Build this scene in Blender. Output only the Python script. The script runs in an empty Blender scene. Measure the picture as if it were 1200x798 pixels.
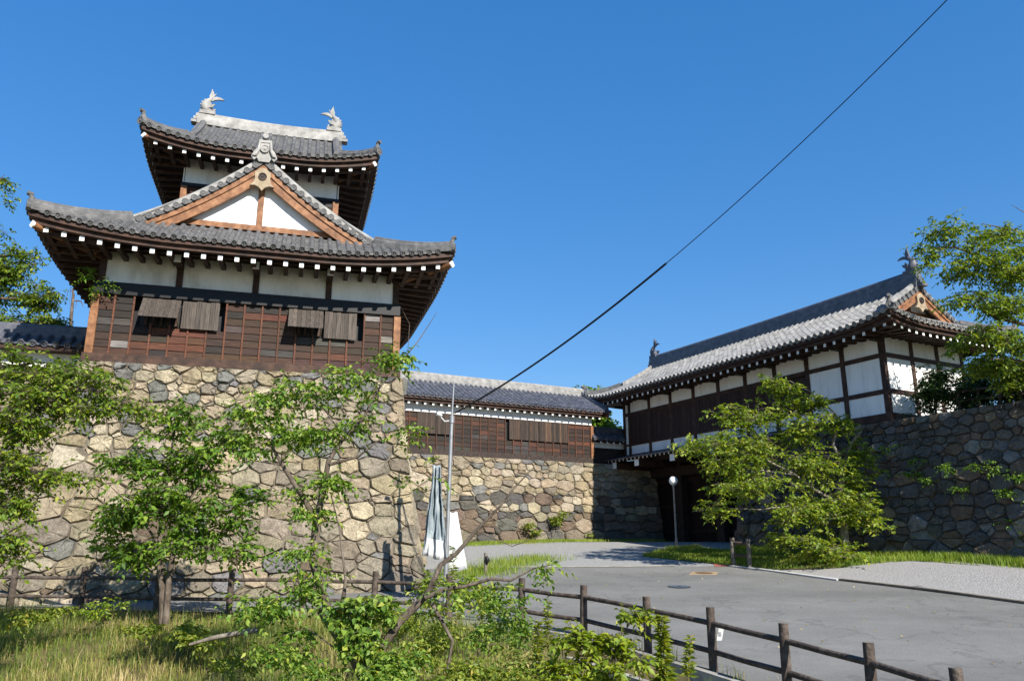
import bpy, math, random
import numpy as np
from mathutils import Vector, Matrix

# ------------------------------------------------------------------ camera, world, sun
SC = bpy.context.scene
COL = SC.collection
F_PX, HOR, EYE = 915.0, 636.0, 1.5
PITCH = math.atan((HOR - 399) / F_PX)
cam_d = bpy.data.cameras.new('camera'); cam = bpy.data.objects.new('camera', cam_d); COL.objects.link(cam)
cam.location = (0, 0, EYE); cam.rotation_euler = (math.pi / 2 + PITCH, 0, 0)
cam_d.sensor_width = 36.0; cam_d.lens = 36.0 * F_PX / 1200.0
cam_d.clip_start = 0.1; cam_d.clip_end = 3000
SC.camera = cam
SUN_EL = math.radians(34.5); SUN_H = Vector((0.560, -0.829, 0)).normalized()
w = bpy.data.worlds.new('World'); SC.world = w; w.use_nodes = True
nt = w.node_tree; nt.nodes.clear()
sky = nt.nodes.new('ShaderNodeTexSky'); sky.sky_type = 'NISHITA'; sky.sun_disc = False
sky.sun_elevation = SUN_EL; sky.sun_rotation = math.atan2(SUN_H.x, SUN_H.y)
sky.altitude = 100; sky.air_density = 1.0; sky.dust_density = 0.0; sky.ozone_density = 5.5
bg = nt.nodes.new('ShaderNodeBackground'); bg.inputs['Strength'].default_value = 0.13
wo = nt.nodes.new('ShaderNodeOutputWorld')
hs = nt.nodes.new('ShaderNodeHueSaturation'); hs.inputs['Saturation'].default_value = 1.79; hs.inputs['Value'].default_value = 1.52; hs.inputs['Hue'].default_value = 0.512
gm = nt.nodes.new('ShaderNodeGamma'); gm.inputs['Gamma'].default_value = 0.50
nt.links.new(sky.outputs[0], gm.inputs['Color']); nt.links.new(gm.outputs[0], hs.inputs['Color']); nt.links.new(hs.outputs[0], bg.inputs['Color']); nt.links.new(bg.outputs[0], wo.inputs['Surface'])
sun_d = bpy.data.lights.new('sun', 'SUN'); sun_d.energy = 4.8; sun_d.angle = math.radians(0.53); sun_d.color = (1.0, 0.94, 0.84)
sun = bpy.data.objects.new('sun', sun_d); COL.objects.link(sun)
sdir = Vector((SUN_H.x * math.cos(SUN_EL), SUN_H.y * math.cos(SUN_EL), math.sin(SUN_EL)))
sun.rotation_euler = sdir.to_track_quat('Z', 'Y').to_euler()
sun.location = (30, -40, 40)
SC.view_settings.view_transform = 'Standard'; SC.view_settings.look = 'None'
SC.view_settings.exposure = 0.9; SC.view_settings.gamma = 1.0; SC.view_settings.use_curve_mapping = False

R = random.Random(7)
NR = np.random.default_rng(7)
_c, _s = math.cos(PITCH), math.sin(PITCH)


def ray(px, py):
    u = (px - 600) / F_PX; v = -(py - 399) / F_PX
    return np.array([u, _c - v * _s, _s + v * _c])


def at(px, py, Y):
    r = ray(px, py); return np.array([0, 0, EYE]) + r * (Y / r[1])


# ------------------------------------------------------------------ materials
MATS = {}


def mat(name, stops, scale=3.0, detail=6.0, rough=0.75, bump=0.0, bscale=30.0, stretch=(1, 1, 1), attr=False, spec=0.3,
        rgh=0.6, metal=0.0, coat=None):
    m = bpy.data.materials.new(name); m.use_nodes = True; MATS[name] = m
    t = m.node_tree; N = t.nodes; L = t.links
    b = N['Principled BSDF']
    tc = N.new('ShaderNodeTexCoord'); mp = N.new('ShaderNodeMapping'); mp.inputs['Scale'].default_value = stretch
    L.new(tc.outputs['Object'], mp.inputs['Vector'])
    no = N.new('ShaderNodeTexNoise'); no.inputs['Scale'].default_value = scale; no.inputs['Detail'].default_value = detail
    no.inputs['Roughness'].default_value = rgh
    L.new(mp.outputs[0], no.inputs['Vector'])
    cr = N.new('ShaderNodeValToRGB'); e = cr.color_ramp.elements
    lo, hi = 0.30, 0.70
    while len(e) < len(stops): e.new(0.5)
    for i, c in enumerate(stops):
        e[i].position = lo + (hi - lo) * i / max(1, len(stops) - 1); e[i].color = (*c, 1)
    L.new(no.outputs['Fac'], cr.inputs['Fac'])
    out = cr.outputs['Color']
    if attr:
        at_ = N.new('ShaderNodeAttribute'); at_.attribute_name = 'tone'
        mx = N.new('ShaderNodeMix'); mx.data_type = 'RGBA'; mx.blend_type = 'MULTIPLY'; mx.inputs['Factor'].default_value = 1.0
        L.new(out, mx.inputs['A']); L.new(at_.outputs['Color'], mx.inputs['B']); out = mx.outputs['Result']
    L.new(out, b.inputs['Base Color'])
    b.inputs['Roughness'].default_value = rough; b.inputs['Metallic'].default_value = metal
    b.inputs['Specular IOR Level'].default_value = spec
    if bump:
        n2 = N.new('ShaderNodeTexNoise'); n2.inputs['Scale'].default_value = bscale; n2.inputs['Detail'].default_value = 5
        L.new(mp.outputs[0], n2.inputs['Vector'])
        bp = N.new('ShaderNodeBump'); bp.inputs['Strength'].default_value = bump; bp.inputs['Distance'].default_value = 0.03
        L.new(n2.outputs['Fac'], bp.inputs['Height']); L.new(bp.outputs[0], b.inputs['Normal'])
    return m


def leaf_mat(name, stops, trans=0.36):
    m = bpy.data.materials.new(name); m.use_nodes = True; MATS[name] = m
    t = m.node_tree; N = t.nodes; L = t.links; b = N['Principled BSDF']; o = N['Material Output']
    a = N.new('ShaderNodeAttribute'); a.attribute_name = 'tone'
    cr = N.new('ShaderNodeValToRGB'); e = cr.color_ramp.elements
    while len(e) < len(stops): e.new(0.5)
    for i, (p, c) in enumerate(stops): e[i].position = p; e[i].color = (*c, 1)
    L.new(a.outputs['Fac'], cr.inputs['Fac']); L.new(cr.outputs[0], b.inputs['Base Color'])
    b.inputs['Roughness'].default_value = 0.5; b.inputs['Specular IOR Level'].default_value = 0.35
    tr = N.new('ShaderNodeBsdfTranslucent')
    hs = N.new('ShaderNodeHueSaturation'); hs.inputs['Hue'].default_value = 0.485; hs.inputs['Saturation'].default_value = 1.15; hs.inputs['Value'].default_value = 1.5
    L.new(cr.outputs[0], hs.inputs['Color']); L.new(hs.outputs[0], tr.inputs['Color'])
    ms = N.new('ShaderNodeMixShader'); ms.inputs[0].default_value = trans
    L.new(b.outputs[0], ms.inputs[1]); L.new(tr.outputs[0], ms.inputs[2]); L.new(ms.outputs[0], o.inputs['Surface'])
    return m


mat('tile', [(.06, .06, .061), (.102, .102, .103), (.18, .176, .17)], scale=5, detail=9, rough=.68, attr=True, bump=.25, bscale=25, spec=.28, rgh=.72)
mat('tile_dark', [(.05, .055, .07), (.085, .09, .11), (.14, .14, .15)], scale=5, detail=8, rough=.5, attr=True, bump=.15, bscale=25, spec=.4)
mat('tile_pale', [(.14, .14, .135), (.23, .225, .215), (.32, .31, .295)], scale=4, detail=8, rough=.6, attr=True, bump=.15, bscale=25)
mat('ridge_pale', [(.16, .155, .145), (.28, .275, .26), (.40, .39, .37)], scale=3, detail=8, rough=.7, bump=.2, bscale=18)
mat('plaster', [(.66, .655, .63), (.81, .81, .79), (.85, .85, .83)], scale=1.5, detail=9, rough=.85, bump=.08, bscale=40, stretch=(2.2, 2.2, .35), rgh=.68)
mat('plaster_stained', [(.46, .44, .39), (.74, .73, .70), (.83, .83, .81)], scale=1.1, detail=7, rough=.85, bump=.05, bscale=40, stretch=(1, 1, .6))
mat('board', [(.45, .45, .45), (.95, .95, .95), (1.5, 1.45, 1.4)], scale=6, detail=8, rough=.7, attr=True, bump=.35, bscale=14, stretch=(.5, 2, 6))
mat('board_vertical', [(.45, .45, .45), (.95, .95, .95), (1.5, 1.45, 1.4)], scale=6, detail=8, rough=.75, attr=True, bump=.35, bscale=14, stretch=(7, 2, .4))
mat('timber_dark', [(.012, .009, .008), (.03, .02, .016), (.06, .038, .03)], scale=4, detail=8, rough=.65, bump=.25, bscale=12, stretch=(2, 2, 2))
mat('timber_brown', [(.018, .010, .007), (.042, .021, .014), (.08, .04, .025)], scale=4, detail=8, rough=.65, bump=.25, bscale=12)
mat('timber_orange', [(.10, .043, .019), (.205, .090, .039), (.33, .165, .08)], scale=5, detail=8, rough=.6, bump=.2, bscale=12)
mat('timber_pale', [(.20, .15, .095), (.30, .235, .155), (.38, .31, .22)], scale=5, detail=8, rough=.65, bump=.2, bscale=12)
mat('white_tip', [(.70, .70, .68), (.80, .80, .78)], scale=5, rough=.8)
mat('stone', [(.34, .33, .31), (.66, .65, .63), (.90, .88, .84)], scale=3.2, detail=10, rough=.9, attr=True, bump=1.0, bscale=7, spec=.2, rgh=.74)
m_ = MATS['stone']; t_ = m_.node_tree; b_ = t_.nodes['Principled BSDF']; src = b_.inputs['Base Color'].links[0].from_socket
tc_ = t_.nodes.new('ShaderNodeTexCoord'); n4 = t_.nodes.new('ShaderNodeTexNoise'); n4.inputs['Scale'].default_value = 26; n4.inputs['Detail'].default_value = 6; t_.links.new(tc_.outputs['Object'], n4.inputs['Vector'])
m4 = t_.nodes.new('ShaderNodeMapRange'); m4.inputs['From Min'].default_value = .32; m4.inputs['From Max'].default_value = .68; m4.inputs['To Min'].default_value = .66; m4.inputs['To Max'].default_value = 1.30; t_.links.new(n4.outputs['Fac'], m4.inputs['Value'])
n5 = t_.nodes.new('ShaderNodeTexNoise'); n5.inputs['Scale'].default_value = .8; n5.inputs['Detail'].default_value = 8; n5.inputs['Roughness'].default_value = .7; t_.links.new(tc_.outputs['Object'], n5.inputs['Vector'])
cr5 = t_.nodes.new('ShaderNodeValToRGB'); cr5.color_ramp.elements[0].position = .52; cr5.color_ramp.elements[0].color = (0, 0, 0, 1); cr5.color_ramp.elements[1].position = .68; cr5.color_ramp.elements[1].color = (.75, .75, .75, 1); t_.links.new(n5.outputs['Fac'], cr5.inputs['Fac'])
vx = t_.nodes.new('ShaderNodeVectorMath'); vx.operation = 'SCALE'; t_.links.new(src, vx.inputs[0]); t_.links.new(m4.outputs[0], vx.inputs['Scale'])
mx5 = t_.nodes.new('ShaderNodeMix'); mx5.data_type = 'RGBA'; t_.links.new(cr5.outputs[0], mx5.inputs['Factor']); t_.links.new(vx.outputs[0], mx5.inputs['A'])
gy_ = t_.nodes.new('ShaderNodeVectorMath'); gy_.operation = 'MULTIPLY'; gy_.inputs[1].default_value = (.62, .66, .72); t_.links.new(vx.outputs[0], gy_.inputs[0]); t_.links.new(gy_.outputs[0], mx5.inputs['B']); t_.links.new(mx5.outputs['Result'], b_.inputs['Base Color'])
mat('mortar', [(.07, .06, .045), (.19, .16, .12)], scale=6, rough=.95)
mat('asphalt', [(.165, .162, .15), (.195, .192, .18), (.23, .226, .212)], scale=.55, detail=12, rough=.9, bump=.55, bscale=160, spec=.2, rgh=.75)
m_ = MATS['asphalt']; t_ = m_.node_tree; b_ = t_.nodes['Principled BSDF']; src = b_.inputs['Base Color'].links[0].from_socket
tc_ = t_.nodes.new('ShaderNodeTexCoord'); nz = t_.nodes.new('ShaderNodeTexNoise'); nz.inputs['Scale'].default_value = 1.1; nz.inputs['Detail'].default_value = 6
t_.links.new(tc_.outputs['Object'], nz.inputs['Vector'])
vm = t_.nodes.new('ShaderNodeVectorMath'); vm.operation = 'MULTIPLY_ADD'; vm.inputs[1].default_value = (3.5, 3.5, 0); t_.links.new(nz.outputs['Color'], vm.inputs[0]); t_.links.new(tc_.outputs['Object'], vm.inputs[2])
vo = t_.nodes.new('ShaderNodeTexVoronoi'); vo.feature = 'DISTANCE_TO_EDGE'; vo.inputs['Scale'].default_value = .17; t_.links.new(vm.outputs[0], vo.inputs['Vector'])
mr = t_.nodes.new('ShaderNodeMapRange'); mr.inputs['From Min'].default_value = .002; mr.inputs['From Max'].default_value = .010; mr.inputs['To Min'].default_value = .80; mr.inputs['To Max'].default_value = 1.0
t_.links.new(vo.outputs['Distance'], mr.inputs['Value'])
n3 = t_.nodes.new('ShaderNodeTexNoise'); n3.inputs['Scale'].default_value = .22; n3.inputs['Detail'].default_value = 4; mp3 = t_.nodes.new('ShaderNodeMapping'); mp3.inputs['Scale'].default_value = (.5, 2.2, 1); mp3.inputs['Rotation'].default_value = (0, 0, .45)
t_.links.new(tc_.outputs['Object'], mp3.inputs['Vector']); t_.links.new(mp3.outputs[0], n3.inputs['Vector'])
m3 = t_.nodes.new('ShaderNodeMapRange'); m3.inputs['From Min'].default_value = .3; m3.inputs['From Max'].default_value = .7; m3.inputs['To Min'].default_value = .84; m3.inputs['To Max'].default_value = 1.14; t_.links.new(n3.outputs['Fac'], m3.inputs['Value'])
n4 = t_.nodes.new('ShaderNodeTexNoise'); n4.inputs['Scale'].default_value = 45; n4.inputs['Detail'].default_value = 3; t_.links.new(tc_.outputs['Object'], n4.inputs['Vector'])
m4 = t_.nodes.new('ShaderNodeMapRange'); m4.inputs['From Min'].default_value = .3; m4.inputs['From Max'].default_value = .7; m4.inputs['To Min'].default_value = .82; m4.inputs['To Max'].default_value = 1.18; t_.links.new(n4.outputs['Fac'], m4.inputs['Value'])
mm = t_.nodes.new('ShaderNodeMath'); mm.operation = 'MULTIPLY'; t_.links.new(mr.outputs[0], mm.inputs[0]); t_.links.new(m3.outputs[0], mm.inputs[1])
m5 = t_.nodes.new('ShaderNodeMath'); m5.operation = 'MULTIPLY'; t_.links.new(mm.outputs[0], m5.inputs[0]); t_.links.new(m4.outputs[0], m5.inputs[1])
vx = t_.nodes.new('ShaderNodeVectorMath'); vx.operation = 'SCALE'; t_.links.new(src, vx.inputs[0]); t_.links.new(m5.outputs[0], vx.inputs['Scale']); t_.links.new(vx.outputs[0], b_.inputs['Base Color'])
mat('gravel', [(.16, .155, .15), (.30, .29, .28), (.46, .45, .43)], scale=22, detail=5, rough=.95, bump=1.0, bscale=28, spec=.2, rgh=.8)
mat('gravel_path', [(.22, .22, .21), (.28, .28, .27), (.35, .345, .335)], scale=9, detail=9, rough=.95, bump=.6, bscale=60, spec=.2)
mat('soil', [(.06, .05, .026), (.11, .09, .045), (.17, .14, .075)], scale=2.5, detail=9, rough=.95, bump=.8, bscale=8, spec=.1)
mat('concrete', [(.16, .15, .13), (.30, .285, .25), (.42, .40, .36)], scale=2.5, detail=9, rough=.9, bump=.4, bscale=20)
mat('pale_concrete', [(.36, .355, .34), (.45, .445, .43), (.52, .51, .50)], scale=4, detail=9, rough=.9, bump=.3, bscale=40)
mat('fence_wood', [(.035, .026, .02), (.07, .052, .042), (.13, .105, .085)], scale=8, detail=8, rough=.8, bump=.6, bscale=25, stretch=(1, 1, 1))
mat('fence_grey', [(.09, .075, .06), (.15, .13, .105), (.22, .20, .17)], scale=8, detail=8, rough=.8, bump=.6, bscale=25)
mat('steel', [(.22, .23, .24), (.33, .34, .35)], scale=6, rough=.45, metal=.5)
mat('rusty_steel', [(.20, .12, .07), (.36, .26, .18), (.42, .38, .32)], scale=9, rough=.6)
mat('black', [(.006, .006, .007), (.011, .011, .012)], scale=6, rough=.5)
mat('globe', [(.80, .80, .79), (.84, .84, .83)], scale=4, rough=.25)
mat('sheet_white', [(.36, .37, .38), (.55, .55, .55)], scale=2.5, rough=.6)
mat('sheet_grey', [(.12, .15, .165), (.20, .24, .26), (.34, .38, .40)], scale=2.2, detail=7, rough=.38, stretch=(4, 4, 1.2), bump=.6, bscale=5)
mat('iron', [(.07, .09, .115), (.13, .16, .20), (.20, .23, .27)], scale=20, rough=.5, metal=.3, bump=.4, bscale=60)
mat('iron_rust', [(.10, .055, .03), (.20, .12, .07)], scale=14, rough=.75)
mat('orange_ring', [(.22, .17, .11), (.40, .28, .15)], scale=14, rough=.85)
mat('red_brick', [(.30, .09, .06), (.44, .16, .11)], scale=10, rough=.85)
mat('bark', [(.045, .033, .026), (.10, .078, .06), (.19, .155, .125)], scale=9, detail=9, rough=.9, bump=.9, bscale=18, stretch=(1, 1, .5))
mat('bark_pale', [(.11, .09, .07), (.21, .18, .14), (.33, .30, .24)], scale=9, detail=9, rough=.85, bump=.7, bscale=18, stretch=(1, 1, .5))
mat('bark_cut', [(.30, .26, .20), (.46, .41, .33)], scale=12, rough=.9, bump=.4, bscale=30)
G = [(0, (.028, .062, .010)), (.35, (.062, .115, .016)), (.7, (.115, .165, .024)), (.96, (.19, .205, .035)), (1, (.42, .17, .03))]
G = [(p_, tuple(v_ * 1.9 for v_ in c_)) if p_ < 1 else (p_, c_) for p_, c_ in G]
leaf_mat('leaf_cherry', G)
leaf_mat('leaf_bright', [(0, (.065, .13, .012)), (.4, (.15, .23, .02)), (.8, (.28, .33, .034)), (1, (.38, .37, .06))])
leaf_mat('leaf_dark', [(0, (.04, .10, .013)), (.5, (.115, .22, .022)), (1, (.25, .34, .04))])
leaf_mat('leaf_deep', [(0, (.018, .040, .012)), (.6, (.042, .085, .018)), (1, (.09, .145, .03))], trans=.3)
leaf_mat('grass', [(0, (.08, .16, .025)), (.35, (.17, .24, .04)), (.6, (.30, .29, .075)), (.82, (.46, .37, .15)), (1, (.60, .50, .26))], trans=.4)
leaf_mat('grass_green', [(0, (.09, .16, .018)), (.5, (.19, .28, .03)), (1, (.33, .34, .07))], trans=.35)
leaf_mat('weed', [(0, (.08, .14, .018)), (.5, (.19, .25, .032)), (.9, (.33, .34, .055)), (1, (.45, .32, .07))], trans=.4)


# ------------------------------------------------------------------ mesh helpers
class MB:
    def __init__(s, M=None):
        s.v = []; s.f = []; s.m = []; s.t = []; s.sm = []; s.M = M

    def add(s, vs, fs, mi=0, tone=(1, 1, 1), smooth=False):
        o = len(s.v)
        if s.M is not None: s.v.extend([tuple(s.M @ Vector(p)) for p in vs])
        else: s.v.extend([tuple(map(float, p)) for p in vs])
        for f in fs:
            s.f.append(tuple(i + o for i in f)); s.m.append(mi); s.t.append(tone); s.sm.append(smooth)

    def box(s, x0, x1, y0, y1, z0, z1, mi=0, tone=(1, 1, 1), skew=None):
        vs = [(x0, y0, z0), (x1, y0, z0), (x1, y1, z0), (x0, y1, z0), (x0, y0, z1), (x1, y0, z1), (x1, y1, z1), (x0, y1, z1)]
        if skew: vs = [skew(p) for p in vs]
        s.add(vs, [(3, 2, 1, 0), (4, 5, 6, 7), (0, 1, 5, 4), (1, 2, 6, 5), (2, 3, 7, 6), (3, 0, 4, 7)], mi, tone)

    def tube(s, pts, rad, n=8, mi=0, tone=(1, 1, 1), cap=True, capmi=None, smooth=True):
        pts = [Vector(p) for p in pts]
        if not hasattr(rad, '__len__'): rad = [rad] * len(pts)
        vs = []; ref = None
        for i, p in enumerate(pts):
            d = (pts[min(i + 1, len(pts) - 1)] - pts[max(i - 1, 0)])
            if d.length < 1e-9: d = Vector((0, 0, 1))
            d.normalize()
            if ref is None: ref = Vector((1, 0, 0)) if abs(d.x) < .8 else Vector((0, 1, 0))
            a = (ref - d * ref.dot(d)); a.normalize(); ref = a; b = d.cross(a)
            for k in range(n):
                t = 2 * math.pi * k / n
                vs.append(p + (a * math.cos(t) + b * math.sin(t)) * rad[i])
        fs = []
        for i in range(len(pts) - 1):
            for k in range(n):
                k2 = (k + 1) % n
                fs.append((i * n + k, i * n + k2, (i + 1) * n + k2, (i + 1) * n + k))
        s.add(vs, fs, mi, tone, smooth)
        if cap:
            o = len(pts) - 1
            s.add([vs[k] for k in range(n)], [tuple(range(n - 1, -1, -1))], mi if capmi is None else capmi, tone)
            s.add([vs[o * n + k] for k in range(n)], [tuple(range(n))], mi if capmi is None else capmi, tone)

    def sweep(s, pts, sec, side=None, mi=0, tone=(1, 1, 1), smooth=False, closed=True):
        # section points (across, up) swept along pts; up stays world z
        pts = [Vector(p) for p in pts]; n = len(sec); vs = []
        for i, p in enumerate(pts):
            d = (pts[min(i + 1, len(pts) - 1)] - pts[max(i - 1, 0)]); d.z = 0
            if side is not None: a = Vector(side)
            else:
                d.normalize(); a = Vector((d.y, -d.x, 0))
            for (x, z) in sec: vs.append(p + a * x + Vector((0, 0, z)))
        fs = []
        for i in range(len(pts) - 1):
            for k in range(n if closed else n - 1):
                k2 = (k + 1) % n
                fs.append((i * n + k, (i + 1) * n + k, (i + 1) * n + k2, i * n + k2))
        s.add(vs, fs, mi, tone, smooth)
        if closed:
            o = (len(pts) - 1) * n
            s.add([vs[k] for k in range(n)], [tuple(range(n))], mi, tone)
            s.add([vs[o + k] for k in range(n)], [tuple(range(n - 1, -1, -1))], mi, tone)

    def extrude(s, poly, fn, d0, d1, mi=0, tone=(1, 1, 1)):
        # poly in 2D, fn(u,v,d) -> 3D
        n = len(poly)
        a = [fn(u, v, d0) for u, v in poly]; b = [fn(u, v, d1) for u, v in poly]
        s.add(a + b, [tuple(range(n)), tuple(range(2 * n - 1, n - 1, -1))] + [(i, i + n, (i + 1) % n + n, (i + 1) % n) for i in range(n)], mi, tone)

    def strip(s, A, B, mi=0, tone=(1, 1, 1), smooth=False):
        n = len(A); s.add(list(A) + list(B), [(i, i + 1, n + i + 1, n + i) for i in range(n - 1)], mi, tone, smooth)

    def build(s, name, mats, parent=None, label=None, kind=None, bevel=0):
        me = bpy.data.meshes.new(name); me.from_pydata(s.v, [], s.f)
        if isinstance(mats, str): mats = [mats]
        for m in mats: me.materials.append(MATS[m])
        me.polygons.foreach_set('material_index', s.m); me.polygons.foreach_set('use_smooth', s.sm)
        a = me.attributes.new('tone', 'FLOAT_COLOR', 'FACE')
        a.data.foreach_set('color', np.array([(*t, 1) for t in s.t], dtype=np.float32).ravel())
        me.update()
        o = bpy.data.objects.new(name, me); COL.objects.link(o)
        if parent is not None: o.parent = parent
        if label: o['label'] = label
        if kind: o['kind'] = kind
        if bevel:
            b = o.modifiers.new('bevel', 'BEVEL'); b.width = bevel; b.segments = 2; b.limit_method = 'ANGLE'
        return o


def np_mesh(name, V, Fc, nper, mats, tone=None, midx=None, parent=None, smooth=False):
    me = bpy.data.meshes.new(name); nf = len(Fc)
    me.vertices.add(len(V)); me.vertices.foreach_set('co', np.ascontiguousarray(V, dtype=np.float32).ravel())
    me.loops.add(nf * nper); me.loops.foreach_set('vertex_index', np.ascontiguousarray(Fc, dtype=np.int32).ravel())
    me.polygons.add(nf); me.polygons.foreach_set('loop_start', np.arange(0, nf * nper, nper, dtype=np.int32))
    if isinstance(mats, str): mats = [mats]
    for m in mats: me.materials.append(MATS[m])
    if midx is not None: me.polygons.foreach_set('material_index', np.asarray(midx, dtype=np.int32))
    if tone is not None:
        a = me.attributes.new('tone', 'FLOAT_COLOR', 'FACE')
        t = np.asarray(tone, dtype=np.float32)
        if t.ndim == 1: t = np.stack([t, t, t, np.ones_like(t)], 1)
        a.data.foreach_set('color', np.ascontiguousarray(t).ravel())
    me.update(calc_edges=True)
    if smooth: me.polygons.foreach_set('use_smooth', np.ones(nf, dtype=bool))
    o = bpy.data.objects.new(name, me); COL.objects.link(o)
    if parent is not None: o.parent = parent
    return o


def thing(name, label, cat, loc=(0, 0, 0), rz=0.0, group=None):
    o = bpy.data.objects.new(name, None); COL.objects.link(o); o.location = loc; o.rotation_euler = (0, 0, rz)
    o.empty_display_size = .3
    o['label'] = label; o['category'] = cat
    if group: o['group'] = group
    return o


def tag(o, label, cat, group=None, kind=None):
    if label: o['label'] = label
    if cat: o['category'] = cat
    if group: o['group'] = group
    if kind: o['kind'] = kind
    return o


# ------------------------------------------------------------------ terrain
SL, Z0 = 0.0766, -1.32


def plane_z(y): return Z0 + SL * np.minimum(y, 37.5)


def gp(px, py, dz=0.0):
    r = ray(px, py); t = (Z0 + dz - EYE) / (r[2] - SL * r[1])
    return np.array([r[0] * t, r[1] * t, EYE + r[2] * t])


FENCE_PX = [(19, 664), (100, 664.5), (188, 666), (272, 667), (356, 667.5), (440, 669), (527, 672), (611, 677), (683, 685), (757, 698), (832, 712), (917, 730), (1016, 753), (1119, 781)]
FH = 0.9
FENCE = [gp(px, py, FH) - np.array([0, 0, FH]) for px, py in FENCE_PX]
d0 = FENCE[1] - FENCE[0]
FENCE = [FENCE[0] - d0 * 4, FENCE[0] - d0 * 3, FENCE[0] - d0 * 2, FENCE[0] - d0] + FENCE + [FENCE[-1] + np.array([.28, -1.2, -.09]), FENCE[-1] + np.array([.5, -2.4, -.18])]
FX = np.array([p[0] for p in FENCE] + [6.5]); FY = np.array([p[1] for p in FENCE] + [1.0])
ELINE = (np.array([12.3, 18.4]), np.array([7.7, 26.0]))       # right edge of the asphalt


def smooth(t):
    t = np.clip(t, 0, 1); return t * t * (3 - 2 * t)


def fence_side(x, y):
    """distance beyond the fence on the camera's side (positive), vectorised"""
    x = np.asarray(x, float); y = np.asarray(y, float)
    dm = np.full(x.shape, 1e9)
    for i in range(len(FX) - 1):
        ax, ay, bx, by = FX[i], FY[i], FX[i + 1], FY[i + 1]
        t = np.clip(((x - ax) * (bx - ax) + (y - ay) * (by - ay)) / ((bx - ax) ** 2 + (by - ay) ** 2), 0, 1)
        dm = np.minimum(dm, np.hypot(x - ax - t * (bx - ax), y - ay - t * (by - ay)))
    near = y < np.interp(x, FX, FY, left=FY[0], right=-50)
    return np.where(near, dm, -dm)


def bump_right(x, y):
    a, b = ELINE; d = (b - a) / np.linalg.norm(b - a); n = np.array([d[1], -d[0]])
    dl = (x - a[0]) * n[0] + (y - a[1]) * n[1]
    return .42 * smooth((dl - .15) / 3.0) * (1 - smooth((y - 24) / 6.0))


def noise2(x, y, s=1.0):
    return (np.sin(x * 1.3 * s + 1.7 * np.sin(y * .7 * s)) + np.sin(y * 1.7 * s + 1.3 * np.sin(x * .9 * s + 2)) + .6 * np.sin((x * 2.9 - y * 2.3) * s)) / 2.6


def ground_z(x, y):
    x = np.asarray(x, float); y = np.asarray(y, float)
    z = plane_z(y) + bump_right(x, y) - .025
    s = fence_side(x, y)
    wr = smooth((x - .2) / 2.2)
    drop = (1 - wr) * (.06 * smooth(s / .3) + .42 * smooth((s - .4) / 4.5)) + wr * (.62 * smooth((s - .25) / .5) + .2 * smooth((s - .8) / 3))
    drop = np.where(s > 0, drop, 0) + np.where(s > .2, .05 * noise2(x, y, 1.6), 0)
    return z - drop


def gz(x, y): return float(ground_z(np.array([x]), np.array([y]))[0])


xs = np.unique(np.concatenate([np.linspace(-900, -40, 16), np.linspace(-40, -16, 13), np.arange(-16, 22, .3), np.linspace(22, 60, 14), np.linspace(60, 900, 16)]))
ys = np.unique(np.concatenate([np.linspace(-300, -5, 10), np.linspace(-5, 4, 10), np.arange(4, 32, .3), np.linspace(32, 60, 24), np.linspace(60, 1800, 20)]))
XX, YY = np.meshgrid(xs, ys)
ZZ = ground_z(XX, YY)
nx, ny = len(xs), len(ys)
ii, jj = np.meshgrid(np.arange(nx - 1), np.arange(ny - 1))
q = (jj * nx + ii).ravel()
gr = np_mesh('ground', np.stack([XX.ravel(), YY.ravel(), ZZ.ravel()], 1), np.stack([q, q + 1, q + nx + 1, q + nx], 1), 4, 'soil', smooth=True)
gr['kind'] = 'structure'


def sheet(name, poly, m, lift, sub=None):
    """flat sheet that follows the tilted road plane"""
    mb = MB(); mb.add([(p[0], p[1], float(plane_z(p[1])) + lift) for p in poly], [tuple(range(len(poly)))])
    o = mb.build(name, m); o['kind'] = 'structure'; return o


A_W = at(491, 528, 36.0)                       # foot of the wing's boarded wall, left end
aw = math.radians(27.8); RW = np.array([math.cos(aw), math.sin(aw), 0]); DW = np.array([-math.sin(aw), math.cos(aw), 0])
GX = 10.15                                       # gate facade plane, measured along the wing
fl = [(p[0], p[1]) for p in FENCE]
gut = [gp(600, 664.5), gp(700, 664), gp(790, 663)]
road_poly = [(a + .0, b + .06) for a, b in fl] + [(6.2, 1.0), (24, 1.0), (20, 8)] + [tuple(ELINE[0]), tuple(gp(985, 680)[:2]), tuple(gp(905, 669)[:2]), tuple(gp(858, 663.5)[:2])] + \
    [tuple(p[:2]) for p in gut[::-1]] + [(-4, 25.9), (-17, 20.5)]
sheet('road', road_poly, 'asphalt', .0)
path_poly = [tuple(p[:2]) for p in gut] + [tuple(gp(858, 663.5)[:2]), (8.2, 27.5), (12, 29.5), (10.5, 37.4), (-8, 37.4), (-8, 26.2), (-4, 25.9)]
sheet('gravel_path', path_poly, 'gravel_path', .0)
far = MB(); far.add([(3, 37.4, 1.56), (40, 37.4, 1.56), (40, 80, 1.56), (3, 80, 1.56)], [(0, 1, 2, 3)]); o = far.build('far_path', 'pale_concrete'); o['kind'] = 'structure'
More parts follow.
